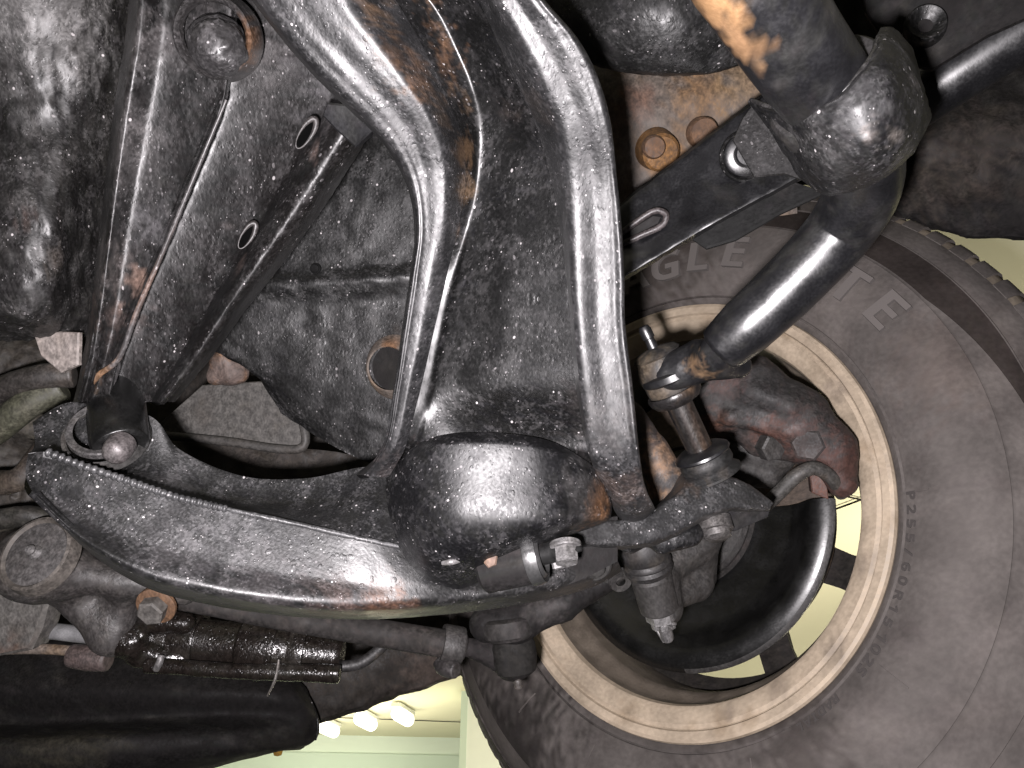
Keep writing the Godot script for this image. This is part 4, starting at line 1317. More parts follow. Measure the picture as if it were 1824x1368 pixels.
# ---------------------------------------------------------------- steering linkage and gear
func steering() -> void:
	# relay joint with a flat grey cap
	var t := thing("idler_arm", "forged steering idler arm with round grey capped joint at the left edge", "steering arm", P(68, 985, 0.52))
	var b := mb("grey_cast", [stain(230, 1030, 0.53, 0.03, Color(0.05, 0.045, 0.043), 0.6)])
	b.base = Color(0.055, 0.05, 0.048); b.dust = Color(0.12, 0.108, 0.1)
	b.cast([
		[P(60, 1005, 0.545), P(72, 1000, 0.545), 0.027, 0.026],
		[P(100, 1018, 0.55), P(220, 1035, 0.56), 0.018, 0.009],
		[P(220, 1035, 0.56), P(330, 1058, 0.565), 0.009, 0.008],
		[P(120, 1050, 0.57), P(200, 1130, 0.575), 0.014, 0.013],
		[P(200, 1130, 0.575), P(225, 1060, 0.575), 0.013, 0.012]], 0.014, 0.003, 0.0007)
	part("forging", b, "grey_cast", t)
	var ca := D(-0.16, 0.50, 0.85)
	b = mb("grey_plate")
	b.base = Color(0.13, 0.115, 0.10); b.dust = Color(0.07, 0.06, 0.052)
	b.lathe(P(68, 988, 0.515), ca, [Vector2(0.0215, 0.002), Vector2(0.0232, 0.0042), Vector2(0.0252, 0.0035), Vector2(0.0268, -0.006)], 56)
	part("cap_rim", b, "grey_plate", t)
	b = mb("grey_plate")
	b.base = Color(0.095, 0.09, 0.088); b.dust = Color(0.13, 0.12, 0.115)
	b.lathe(P(68, 988, 0.515), ca, [Vector2(0.0, 0.0028), Vector2(0.004, 0.0028), Vector2(0.006, 0.0022), Vector2(0.019, 0.0026), Vector2(0.0216, 0.0018)], 48)
	part("cap", b, "grey_plate", t)
	b = mb("steel")
	b.lathe(P(68, 986, 0.515), ca, [Vector2(0.0, 0.010), Vector2(0.0025, 0.0095), Vector2(0.0034, 0.008), Vector2(0.0028, 0.006), Vector2(0.0042, 0.0035), Vector2(0.0046, 0.0025)], 20)
	part("grease_nipple", b, "steel", t)
	# bolt on the linkage
	t = thing("linkage_bolt", "grey hexagonal bolt with rusty washer on the steering linkage under the arm", "bolt", P(280, 1076, 0.535))
	bolt(t, P(279, 1078, 0.545), D(-0.05, -0.35, 0.93), 0.0098, 0.009, "grey_plate", 0.0142, "rust", 0.5)
	# grey mounting block and chrome rod below it
	t = thing("mounting_block", "plain grey mounting block under the round steering joint", "bracket", P(30, 1110, 0.57))
	b = mb("grey_plate", [stain(10, 1180, 0.565, 0.016, Color(0.16, 0.09, 0.06), 0.7)])
	b.plate(pts([[-60, 1060, 0.57], [88, 1058, 0.565], [72, 1120, 0.565], [52, 1160, 0.565], [-60, 1180, 0.57]]), D(0, 0, 1), 0.02, 0.003)
	part("block", b, "grey_plate", t)
	t = thing("piston_rod", "shiny chrome piston rod between the grey block and the oily cylinder", "rod", P(120, 1128, 0.59))
	b = mb("chrome")
	b.tube(pts([[20, 1118, 0.59], [90, 1124, 0.588], [150, 1131, 0.586], [230, 1140, 0.584]]), [0.0062], 20, 5)
	part("rod", b, "chrome", t)
	t = thing("fluid_pipe", "thin tan steel pipe under the chrome rod", "pipe", P(90, 1156, 0.58))
	b = mb("tan_panel")
	b.tube(pts([[-40, 1158, 0.58], [60, 1156, 0.578], [110, 1158, 0.576], [150, 1162, 0.576]]), [0.0038], 14, 5)
	part("pipe", b, "tan_panel", t)
	b = mb("rust_cast")
	b.base = Color(0.1, 0.075, 0.07)
	b.tube(pts([[128, 1168, 0.575], [160, 1172, 0.573], [192, 1175, 0.572]]), [0.0085, 0.0095, 0.0085], 16, 5)
	part("fitting", b, "rust_cast", t)
	# oily power cylinder with straps and lines
	t = thing("power_cylinder", "oily black power steering cylinder with straps under the control arm", "cylinder", P(400, 1150, 0.59))
	var a := P(190, 1128, 0.60)
	var z := P(610, 1168, 0.60)
	var ax := (z - a).normalized()
	var L := a.distance_to(z)
	b = mb("oily")
	b.lathe(a, ax, [Vector2(0.0, -0.002), Vector2(0.012, -0.002), Vector2(0.0155, 0.002), Vector2(0.017, 0.012), Vector2(0.0165, 0.026), Vector2(0.0185, 0.028), Vector2(0.0190, 0.055), Vector2(0.0178, 0.058), Vector2(0.0178, 0.105), Vector2(0.0195, 0.107), Vector2(0.0195, 0.118), Vector2(0.0178, 0.12), Vector2(0.0178, L - 0.045), Vector2(0.0145, L - 0.04), Vector2(0.0145, L - 0.004), Vector2(0.012, L), Vector2(0.0, L)], 48)
	part("barrel", b, "oily", t)
	b = mb("oily")
	b.cast([[P(222, 1140, 0.575), P(232, 1142, 0.575), 0.0125, 0.0125], [P(250, 1165, 0.58), P(320, 1175, 0.585), 0.010, 0.009], [P(270, 1105, 0.578), P(330, 1110, 0.58), 0.010, 0.008]], 0.006, 0.0025, 0.001)
	part("end_housing", b, "oily", t)
	for q in [[335, 0.02], [465, 0.027], [535, 0.012]]:
		b = mb("oily")
		var o: Vector3 = a + ax * L * ((q[0] - 190.0) / 420.0)
		b.lathe(o, ax, [Vector2(0.0185, -q[1] / 2), Vector2(0.0212, -q[1] / 2), Vector2(0.0216, -q[1] / 2 + 0.002), Vector2(0.0216, q[1] / 2 - 0.002), Vector2(0.0212, q[1] / 2), Vector2(0.0185, q[1] / 2)], 40, 0.0, TAU, 0.95)
		part("strap", b, "oily", t)
	b = mb("oily")
	b.tube(pts([[262, 1183, 0.575], [340, 1190, 0.574], [430, 1196, 0.574], [520, 1198, 0.576], [604, 1200, 0.578]]), [0.0062, 0.0056, 0.0056, 0.0064, 0.007], 16, 6, Vector3.ZERO, 0.0006, 90.0)
	part("fluid_line", b, "oily", t)
	b = mb("steel")
	b.tube(pts([[288, 1168, 0.566], [284, 1180, 0.564], [278, 1192, 0.566]]), [0.0026], 10)
	part("clip", b, "steel", t)
	b = mb("steel")
	b.base = Color(0.10, 0.09, 0.08)
	b.tube(pts([[497, 1175, 0.572], [494, 1195, 0.570], [488, 1216, 0.568], [476, 1240, 0.567]]), [Vector2(0.0012, 0.0006), Vector2(0.0014, 0.0006), Vector2(0.0012, 0.0006), Vector2(0.0007, 0.0005)], 8)
	part("tie_tail", b, "steel", t)
	b = mb("rubber")
	b.tube(pts([[600, 1188, 0.60], [640, 1182, 0.605], [672, 1160, 0.61], [700, 1130, 0.62]]), [0.0045], 12, 8)
	part("loose_hose", b, "rubber", t)
	# tie rod sleeve with its clamp
	t = thing("tie_rod", "long dusty black tie rod with clamp running below the control arm", "tie rod", P(600, 1120, 0.59))
	b = mb("dull_black")
	b.base = Color(0.045, 0.04, 0.038); b.dust = Color(0.085, 0.072, 0.066); b.amount = 0.4
	b.tube(pts([[300, 1066, 0.575], [400, 1083, 0.58], [480, 1096, 0.585], [570, 1110, 0.592], [660, 1125, 0.60], [740, 1138, 0.608], [826, 1152, 0.616]]), [0.0068, 0.0078, 0.0092, 0.0102, 0.0106, 0.0108, 0.0112], 24, 6)
	part("sleeve", b, "dull_black", t)
	var ta := P(790, 1146, 0.612)
	var tx := (P(826, 1152, 0.616) - P(740, 1138, 0.608)).normalized()
	b = mb("grey_cast")
	b.base = Color(0.06, 0.055, 0.053)
	b.lathe(ta, tx, [Vector2(0.0115, -0.0015), Vector2(0.0145, -0.0015), Vector2(0.0152, 0.0), Vector2(0.0152, 0.014), Vector2(0.0145, 0.0155), Vector2(0.0115, 0.0155)], 36)
	part("clamp", b, "grey_cast", t)
	b = mb("grey_cast")
	b.base = Color(0.055, 0.05, 0.05)
	b.tube(pts([[788, 1176, 0.612], [792, 1184, 0.609], [800, 1190, 0.602], [812, 1194, 0.598]]), [0.008, 0.0085, 0.0075, 0.0065], 16)
	part("clamp_bolt", b, "grey_cast", t)
	# tie rod end
	t = thing("tie_rod_end", "oily black tie rod end with boot and threaded stud beside the rim", "tie rod end", P(910, 1160, 0.62))
	b = mb("dull_black")
	b.base = Color(0.03, 0.027, 0.026); b.dust = Color(0.075, 0.066, 0.062); b.amount = 0.35
	b.cast([
		[P(826, 1152, 0.618), P(862, 1160, 0.62), 0.0075, 0.008],
		[P(862, 1160, 0.62), P(905, 1178, 0.622), 0.0085, 0.012],
		[P(915, 1145, 0.622), P(918, 1175, 0.622), 0.0165, 0.0165]], 0.007, 0.0024, 0.0007)
	part("socket", b, "dull_black", t)
	var sx := (P(922, 1215, 0.615) - P(912, 1140, 0.62)).normalized()
	b = mb("dull_black")
	b.base = Color(0.028, 0.026, 0.025)
	b.lathe(P(915, 1158, 0.618), sx, [Vector2(0.0165, -0.008), Vector2(0.0180, -0.004), Vector2(0.0182, 0.006), Vector2(0.017, 0.012), Vector2(0.0155, 0.017), Vector2(0.0125, 0.019), Vector2(0.0115, 0.0165), Vector2(0.004, 0.0165)], 40)
	part("end_cap", b, "dull_black", t)
	b = mb("grey_cast")
	b.base = Color(0.11, 0.095, 0.085)
	b.lathe(P(915, 1158, 0.618), sx, [Vector2(0.0, 0.0300), Vector2(0.0028, 0.0298), Vector2(0.0034, 0.0285), Vector2(0.0030, 0.0265), Vector2(0.0036, 0.025), Vector2(0.0032, 0.0232), Vector2(0.0038, 0.022), Vector2(0.0038, 0.016)], 16)
	part("grease_nipple", b, "grey_cast", t)
	b = mb("dull_black")
	b.base = Color(0.05, 0.046, 0.045); b.dust = Color(0.10, 0.09, 0.088)
	b.lathe(P(905, 1118, 0.604), sx, [Vector2(0.006, -0.008), Vector2(0.0165, -0.008), Vector2(0.0195, -0.006), Vector2(0.0205, 0.001), Vector2(0.0195, 0.006), Vector2(0.016, 0.009)], 40)
	part("boot", b, "dull_black", t)

# ---------------------------------------------------------------- the lower control arm
func control_arm() -> void:
	var t := thing("control_arm", "big black stamped steel lower control arm with spring cup in the middle of the picture", "control arm", P(880, 600, 0.42))
	# feature lines across the limb at eleven stations: outer, crest, inner, groove | ridge, middle, groove | crest, outer
	var st := [
		[[180, -420], [330, -420], [470, -420], [520, -420], [560, -420], [620, -420], [680, -420], [740, -420], [790, -420], 0.315, 0.336],
		[[415, -60], [505, -60], [612, -60], [672, -60], [712, -60], [770, -60], [832, -60], [888, -60], [925, -60], 0.335, 0.354],
		[[487, 40], [540, 18], [636, 8], [716, 18], [770, 12], [815, 14], [862, 20], [922, 2], [975, 6], 0.342, 0.360],
		[[560, 126], [608, 95], [688, 78], [757, 90], [806, 80], [850, 82], [893, 90], [966, 70], [1030, 70], 0.350, 0.368],
		[[632, 196], [674, 164], [736, 148], [790, 162], [837, 155], [884, 157], [926, 162], [1006, 145], [1066, 140], 0.359, 0.377],
		[[692, 258], [724, 225], [776, 214], [820, 232], [852, 226], [910, 230], [957, 232], [1038, 225], [1088, 220], 0.369, 0.387],
		[[731, 332], [755, 305], [800, 298], [831, 308], [852, 310], [918, 310], [982, 322], [1056, 310], [1098, 308], 0.381, 0.397],
		[[742, 412], [764, 400], [798, 395], [818, 397], [840, 400], [920, 400], [998, 410], [1062, 400], [1107, 400], 0.390, 0.409],
		[[733, 492], [754, 490], [780, 490], [796, 491], [820, 490], [915, 490], [1008, 490], [1064, 490], [1112, 490], 0.397, 0.418],
		[[718, 592], [739, 590], [760, 590], [773, 590], [796, 590], [905, 590], [1016, 582], [1066, 580], [1114, 580], 0.403, 0.424],
		[[704, 692], [721, 690], [737, 690], [750, 690], [776, 690], [895, 690], [1026, 692], [1080, 690], [1127, 690], 0.409, 0.428],
		[[686, 790], [700, 790], [713, 790], [724, 792], [752, 788], [884, 780], [1046, 800], [1098, 800], [1138, 800], 0.416, 0.412]]
	var left := []
	var web := []
	var right := []
	for s in st:
		var r: float = s[9]
		var w: float = s[10]
		var curl := clampf(1.0 - (st.find(s) - 5.0) / 3.0, 0.0, 1.0)
		left.append([V(s[0][0] - 4, s[0][1] + 6, r + 0.040), V(s[0][0], s[0][1], r + lerpf(0.004, 0.0085, curl)), V(lerpf(s[0][0], s[1][0], 0.5), lerpf(s[0][1], s[1][1], 0.5), r + lerpf(0.001, 0.0024, curl)), V(s[1][0], s[1][1], r + 0.0006 * curl), V(lerpf(s[1][0], s[2][0], 0.5), lerpf(s[1][1], s[2][1], 0.5), r - 0.0012 * curl), V(s[2][0], s[2][1], r + 0.002 - 0.0012 * curl), V(s[3][0], s[3][1], lerpf(r + 0.006, w + 0.010, curl))])
		web.append([V(s[3][0], s[3][1], lerpf(r + 0.006, w + 0.010, curl)), V(lerpf(s[3][0], s[4][0], 0.55), lerpf(s[3][1], s[4][1], 0.55), lerpf(r + 0.0065, w + 0.0005, curl)), V(s[4][0], s[4][1], lerpf(lerpf(r + 0.006, w, 0.25), w - 0.004, curl)), V(lerpf(s[4][0], s[5][0], 0.32), lerpf(s[4][1], s[5][1], 0.32), lerpf(lerpf(r + 0.006, w, 0.6), w - 0.0025, curl)), V(s[5][0], s[5][1], w + 0.004), V(s[6][0], s[6][1], w + 0.013 + 0.003 * curl)])
		right.append([V(s[6][0], s[6][1], w + 0.013 + 0.003 * curl), V(lerpf(s[6][0], s[7][0], lerpf(0.14, 0.4, curl)), lerpf(s[6][1], s[7][1], lerpf(0.14, 0.4, curl)), r + lerpf(0.002, 0.004, curl)), V(s[7][0], s[7][1], r + lerpf(0.0005, -0.0005, curl)), V(lerpf(s[7][0], s[8][0], 0.6), lerpf(s[7][1], s[8][1], 0.6), r + lerpf(0.0, -0.0025, curl)), V(s[8][0], s[8][1], r + 0.0015), V(s[8][0] - 2, s[8][1], r + 0.036)])
	web.append([V(712, 846, 0.452), V(732, 836, 0.444), V(756, 826, 0.438), V(804, 812, 0.432), V(884, 802, 0.428), V(1066, 866, 0.452)])
	left.append([V(634, 846, 0.465), V(646, 846, 0.434), V(654, 847, 0.430), V(662, 848, 0.428), V(670, 849, 0.428), V(678, 850, 0.430), V(692, 850, 0.434)])
	right.append([V(1068, 856, 0.438), V(1084, 856, 0.430), V(1108, 856, 0.426), V(1132, 860, 0.427), V(1148, 862, 0.432), V(1146, 862, 0.46)])
	right.append([V(1092, 905, 0.456), V(1106, 910, 0.449), V(1126, 912, 0.446), V(1148, 908, 0.446), V(1165, 902, 0.451), V(1163, 902, 0.47)])
	right.append([V(1106, 928, 0.485), V(1116, 932, 0.48), V(1132, 932, 0.478), V(1150, 924, 0.478), V(1168, 908, 0.482), V(1166, 908, 0.49)])
	var marks := [
		stain(745, 75, 0.35, 0.020, Color(0.24, 0.13, 0.07), 0.56), stain(770, 130, 0.365, 0.016, Color(0.23, 0.13, 0.075), 0.56), stain(800, 185, 0.375, 0.012, Color(0.20, 0.13, 0.08), 0.50), stain(700, 0, 0.345, 0.016, Color(0.42, 0.26, 0.15), 0.50),
		stain(826, 270, 0.395, 0.009, Color(0.26, 0.16, 0.09), 0.56), stain(826, 340, 0.40, 0.009, Color(0.25, 0.16, 0.09), 0.56), stain(810, 420, 0.41, 0.008, Color(0.22, 0.15, 0.11), 0.43), stain(780, 560, 0.42, 0.008, Color(0.24, 0.15, 0.10), 0.50), stain(765, 620, 0.43, 0.008, Color(0.26, 0.15, 0.10), 0.50),
		stain(735, 560, 0.42, 0.005, Color(0.4, 0.19, 0.08), 0.56), stain(700, 800, 0.44, 0.02, Color(0.16, 0.13, 0.125), 0.43), stain(745, 700, 0.43, 0.012, Color(0.17, 0.14, 0.13), 0.43),
		stain(1045, 590, 0.42, 0.007, Color(0.36, 0.20, 0.10), 0.56), stain(1075, 480, 0.41, 0.014, Color(0.2, 0.19, 0.19), 0.43), stain(1090, 720, 0.43, 0.03, Color(0.15, 0.135, 0.13), 0.37), stain(1110, 850, 0.44, 0.02, Color(0.2, 0.15, 0.13), 0.50), stain(1120, 800, 0.44, 0.012, Color(0.25, 0.15, 0.11), 0.37),
		stain(950, 190, 0.38, 0.016, Color(0.11, 0.09, 0.08), 0.43), stain(1130, 915, 0.46, 0.018, Color(0.022, 0.021, 0.021), 0.56)]
	var b := mb("arm_paint", marks)
	b.base = Color(0.03, 0.03, 0.032); b.dust = Color(0.085, 0.083, 0.086); b.amount = 0.35
	b.grid(loft(left, 6, 20), 0.0035, false, 0.00012, 70.0)
	part("left_flange", b, "arm_paint", t)
	b = mb("web_paint", marks)
	b.grid(loft(web, 9, 20), 0.0035, false, 0.0001, 60.0)
	part("web", b, "web_paint", t)
	b = mb("arm_paint", marks)
	b.base = Color(0.03, 0.03, 0.032); b.dust = Color(0.11, 0.107, 0.109); b.amount = 0.38
	b.grid(loft(right, 8, 18), 0.0035, false, 0.0001, 110.0)
	part("right_flange", b, "arm_paint", t)
	# spring cup: crease, rim, wall and rolled bottom
	b = mb("cup_paint", [stain(1060, 900, 0.43, 0.014, Color(0.34, 0.17, 0.08), 1.0), stain(1030, 880, 0.42, 0.02, Color(0.10, 0.095, 0.094), 0.6)])
	b.grid(loft([
		[V(688, 852, 0.4429), V(734, 798, 0.4237), V(792, 774, 0.4143), V(884, 771, 0.4125), V(978, 785, 0.4152), V(1046, 822, 0.4269), V(1085, 858, 0.4461)],
		[V(687, 862, 0.4430), V(734, 808, 0.4190), V(792, 785, 0.4072), V(884, 782, 0.4050), V(978, 796, 0.4084), V(1046, 834, 0.4230), V(1087, 871, 0.4470)],
		[V(687, 872, 0.4402), V(734, 818, 0.4162), V(792, 795, 0.4044), V(884, 792, 0.4022), V(978, 806, 0.4056), V(1046, 844, 0.4202), V(1088, 881, 0.4442)],
		[V(692, 912, 0.4376), V(737, 868, 0.4136), V(794, 851, 0.4018), V(884, 848, 0.3996), V(976, 860, 0.4030), V(1044, 886, 0.4176), V(1090, 906, 0.4416)],
		[V(704, 955, 0.4342), V(744, 930, 0.4102), V(800, 925, 0.3984), V(884, 925, 0.3962), V(972, 925, 0.3996), V(1036, 924, 0.4142), V(1087, 922, 0.4382)],
		[V(716, 990, 0.440), V(752, 985, 0.414), V(814, 982, 0.405), V(884, 970, 0.403), V(952, 957, 0.4065), V(1018, 943, 0.421), V(1080, 930, 0.446)],
		[V(730, 1018, 0.446), V(762, 1022, 0.426), V(818, 1020, 0.420), V(884, 1000, 0.420), V(948, 975, 0.424), V(1010, 954, 0.433), V(1072, 934, 0.452)],
		[V(748, 1040, 0.455), V(780, 1048, 0.445), V(826, 1048, 0.442), V(884, 1020, 0.445), V(944, 985, 0.448), V(1004, 958, 0.450), V(1066, 936, 0.460)]], 12, 7), 0.003, false, 0.0001, 60.0)
	part("spring_cup", b, "cup_paint", t)
	# dark floor inside the cup behind the shock eye
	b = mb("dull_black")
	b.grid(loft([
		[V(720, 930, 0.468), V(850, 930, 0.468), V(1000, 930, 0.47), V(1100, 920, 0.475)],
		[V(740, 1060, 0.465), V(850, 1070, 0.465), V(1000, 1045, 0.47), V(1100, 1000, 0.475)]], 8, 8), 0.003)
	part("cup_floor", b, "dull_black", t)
	b = mb("steel")
	b.tube(pts([[788, 1003, 0.412], [803, 1001, 0.410], [818, 999, 0.412]]), [0.0012, 0.0018, 0.0012], 10)
	part("drain_lip", b, "steel", t)
	# front limb: curved lip, floor, welded edge, rolled face
	var fl := [
		[V(58, 752, 0.470), V(62, 792, 0.456), V(50, 808, 0.426), V(46, 850, 0.419), V(66, 888, 0.412), V(80, 905, 0.470)],
		[V(130, 716, 0.474), V(120, 812, 0.460), V(86, 806, 0.422), V(104, 895, 0.414), V(150, 968, 0.404), V(160, 985, 0.468)],
		[V(265, 740, 0.474), V(262, 842, 0.462), V(198, 846, 0.422), V(214, 950, 0.411), V(254, 1028, 0.402), V(258, 1046, 0.470)],
		[V(322, 802, 0.476), V(352, 878, 0.464), V(308, 884, 0.425), V(330, 985, 0.413), V(350, 1054, 0.406), V(352, 1073, 0.470)],
		[V(432, 848, 0.478), V(455, 898, 0.466), V(412, 908, 0.428), V(440, 1010, 0.417), V(448, 1072, 0.411), V(450, 1090, 0.470)],
		[V(545, 852, 0.478), V(568, 896, 0.466), V(540, 936, 0.432), V(556, 1026, 0.422), V(560, 1084, 0.417), V(560, 1101, 0.470)],
		[V(648, 832, 0.474), V(672, 872, 0.464), V(650, 960, 0.434), V(660, 1038, 0.428), V(664, 1086, 0.428), V(664, 1103, 0.472)],
		[V(720, 840, 0.470), V(745, 890, 0.464), V(728, 985, 0.440), V(752, 1046, 0.434), V(764, 1080, 0.438), V(764, 1097, 0.475)],
		[V(820, 900, 0.475), V(840, 960, 0.466), V(840, 1020, 0.455), V(850, 1056, 0.446), V(858, 1072, 0.452), V(860, 1087, 0.478)],
		[V(920, 920, 0.485), V(930, 970, 0.476), V(936, 1000, 0.466), V(948, 1036, 0.458), V(960, 1055, 0.464), V(962, 1070, 0.488)],
		[V(1010, 940, 0.495), V(1016, 968, 0.487), V(1020, 984, 0.480), V(1034, 1012, 0.474), V(1046, 1034, 0.480), V(1050, 1048, 0.505)],
		[V(1080, 950, 0.520), V(1086, 966, 0.510), V(1090, 976, 0.506), V(1098, 994, 0.502), V(1104, 1008, 0.506), V(1108, 1018, 0.530)]]
	b = mb("arm_paint", [
		stain(600, 1075, 0.44, 0.03, Color(0.20, 0.13, 0.11), 0.8), stain(690, 1080, 0.44, 0.02, Color(0.30, 0.15, 0.09), 0.8), stain(470, 1060, 0.43, 0.03, Color(0.16, 0.13, 0.13), 0.6), stain(560, 1068, 0.435, 0.008, Color(0.32, 0.15, 0.08), 0.9), stain(350, 1035, 0.43, 0.03, Color(0.14, 0.12, 0.125), 0.5),
		stain(330, 980, 0.425, 0.035, Color(0.16, 0.155, 0.16), 0.55), stain(480, 990, 0.425, 0.04, Color(0.12, 0.12, 0.125), 0.5), stain(180, 905, 0.43, 0.02, Color(0.13, 0.125, 0.13), 0.5), stain(300, 860, 0.455, 0.02, Color(0.10, 0.098, 0.10), 0.6), stain(620, 920, 0.45, 0.04, Color(0.035, 0.035, 0.037), 0.9), stain(1010, 1020, 0.48, 0.03, Color(0.07, 0.068, 0.068), 0.8), stain(900, 1050, 0.46, 0.03, Color(0.06, 0.058, 0.058), 0.7)])
	b.base = Color(0.022, 0.022, 0.023); b.dust = Color(0.055, 0.054, 0.055); b.amount = 0.25
	# three faces with a crisp fold along the weld
	var upper := fl.map(func(r): return [r[0], r[1], r[2]])
	var front := fl.map(func(r): return [r[2], r[3], r[4], r[5]])
	b.grid(loft(upper, 10, 10), 0.003, false, 0.0002, 70.0)
	part("front_limb_flange", b, "arm_paint", t)
	var b2 := mb("arm_paint", b.stains)
	b2.base = b.base; b2.dust = b.dust; b2.amount = b.amount
	b2.grid(loft(front, 10, 10), 0.003, false, 0.0002, 60.0)
	part("front_limb_face", b2, "arm_paint", t)
	# weld: a row of overlapping ripples
	var line := pts([[84, 805, 0.421], [140, 827, 0.421], [200, 847, 0.421], [255, 866, 0.4225], [308, 884, 0.424], [360, 897, 0.4255], [405, 907, 0.427]])
	b = mb("arm_paint")
	b.base = Color(0.12, 0.12, 0.124)
	var wp := []
	var wr := []
	for k in 90:
		var f := k / 89.0 * (line.size() - 1.001)
		var i := int(f)
		wp.append((line[i] as Vector3).lerp(line[i + 1], f - i))
		wr.append(0.0021 + 0.0006 * sin(k * 2.1) + 0.0003 * noise.get_noise_1d(k * 3.0))
	b.tube(wp, wr, 8, 2)
	part("weld_bead", b, "arm_paint", t)
	b = mb("arm_paint")
	b.base = Color(0.14, 0.14, 0.144)
	b.tube(pts([[405, 907, 0.427], [470, 921, 0.429], [540, 936, 0.431], [600, 950, 0.432], [660, 963, 0.4335], [718, 975, 0.4385]]), [0.0012, 0.0016, 0.0015, 0.0017, 0.0014, 0.0012], 8, 8, Vector3.ZERO, 0.0004, 300.0)
	part("folded_seam", b, "arm_paint", t)
	# rivet on the outer end
	b = mb("dull_black")
	b.base = Color(0.05, 0.048, 0.047)
	b.lathe(P(1058, 1006, 0.486), D(-0.05, -0.15, 0.98), [Vector2(0.0, 0.0095), Vector2(0.0035, 0.0092), Vector2(0.0062, 0.0075), Vector2(0.0072, 0.0045), Vector2(0.0074, 0.002), Vector2(0.0098, 0.0016), Vector2(0.0112, 0.0), Vector2(0.0112, -0.004)], 36)
	part("rivet", b, "dull_black", t)
	# pivot bushing and bolt at the inner end
	t = thing("pivot_bushing", "black arm pivot bushing with bolt head where the bracket meets the front limb", "bushing", P(205, 770, 0.44))
	var ax := D(0.12, 0.66, 0.74)
	b = mb("gloss_paint")
	b.base = Color(0.007, 0.007, 0.007)
	b.tube(pts([[216, 794, 0.446], [213, 780, 0.449], [209, 745, 0.460], [207, 715, 0.474], [205, 680, 0.492]]), [0.0150, 0.0162, 0.0165, 0.0165, 0.016], 36, 6)
	part("sleeve", b, "gloss_paint", t)
	b = mb("steel")
	b.base = Color(0.13, 0.125, 0.125)
	b.lathe(P(190, 772, 0.452), ax, [Vector2(0.0165, 0.006), Vector2(0.0195, 0.0068), Vector2(0.0205, 0.0062), Vector2(0.0208, 0.003)], 48)
	part("washer", b, "steel", t)
	b = mb("grey_plate")
	b.base = Color(0.05, 0.048, 0.047)
	b.lathe(P(188, 776, 0.455), ax, [Vector2(0.0205, 0.002), Vector2(0.0215, 0.003), Vector2(0.0232, 0.0025), Vector2(0.0245, -0.004)], 48)
	part("seat_ring", b, "grey_plate", t)
	b = mb("steel")
	b.base = Color(0.2, 0.18, 0.18)
	b.lathe(P(213, 796, 0.432), D(0.05, -0.45, 0.9), [Vector2(0.0, 0.0105), Vector2(0.004, 0.010), Vector2(0.0068, 0.0075), Vector2(0.0078, 0.003), Vector2(0.0078, -0.004)], 28)
	part("bolt_end", b, "steel", t)
	# shock absorber eye in the cup's mouth
	t = thing("shock_absorber", "black shock absorber eye with steel ring bolted under the spring cup", "shock absorber", P(900, 1010, 0.42))
	var sa := P(858, 1012, 0.432)
	var sb := P(972, 986, 0.424)
	var sx := (sb - sa).normalized()
	var L := sa.distance_to(sb)
	b = mb("dull_black")
	b.lathe(sa, sx, [Vector2(0.0, 0.0), Vector2(0.0125, 0.0), Vector2(0.0145, 0.002), Vector2(0.0148, L - 0.010), Vector2(0.014, L - 0.008), Vector2(0.0, L - 0.008)], 44)
	part("eye", b, "dull_black", t)
	b = mb("gloss_paint")
	b.base = Color(0.05, 0.05, 0.05)
	b.lathe(sa, sx, [Vector2(0.0148, L - 0.010), Vector2(0.0158, L - 0.0095), Vector2(0.0160, L - 0.006), Vector2(0.0150, L - 0.0025), Vector2(0.0128, L - 0.0035), Vector2(0.0120, L - 0.002), Vector2(0.0108, L - 0.0012), Vector2(0.0095, L - 0.003), Vector2(0.0085, L - 0.008)], 44)
	part("ring", b, "gloss_paint", t)
	b = mb("dull_black")
	b.base = Color(0.008, 0.008, 0.008)
	b.tube([sb - sx * 0.004, sb + sx * 0.004, P(1002, 976, 0.422), P(1024, 968, 0.424)], [Vector2(0.006, 0.006), Vector2(0.006, 0.006), Vector2(0.009, 0.003), Vector2(0.009, 0.003)], 16)
	part("cross_bar", b, "dull_black", t)
	bolt(t, P(1007, 972, 0.421), D(0.05, -0.8, 0.6), 0.0068, 0.008, "steel", 0.0088, "steel", 0.2)
	b = mb("steel")
	b.box(P(998, 1000, 0.428), VIEW * Basis(Vector3(0, 0, 1), 0.25), Vector3(0.010, 0.007, 0.006), 0.001)
	part("nut", b, "steel", t)
	t = thing("lower_shock_bolt", "square pale grey nut at the left foot of the shock absorber eye", "nut", P(878, 1040, 0.425))
	b = mb("steel")
	b.box(P(880, 1040, 0.428), VIEW * Basis(Vector3(0.1, 0.4, 1).normalized(), -0.12), Vector3(0.0095, 0.0068, 0.008), 0.001)
	part("nut", b, "steel", t)
	t = thing("plug", "pale tan plug in the slot behind the shock absorber eye", "plug", P(876, 993, 0.43))
	b = mb("tan_panel")
	b.base = Color(0.3, 0.2, 0.16)
	b.plate(pts([[866, 985, 0.412], [878, 973, 0.412], [890, 972, 0.412], [884, 1008, 0.414], [870, 1014, 0.414], [862, 1004, 0.414]]), D(0, 0, 1), 0.003)
	part("plate", b, "tan_panel", t)

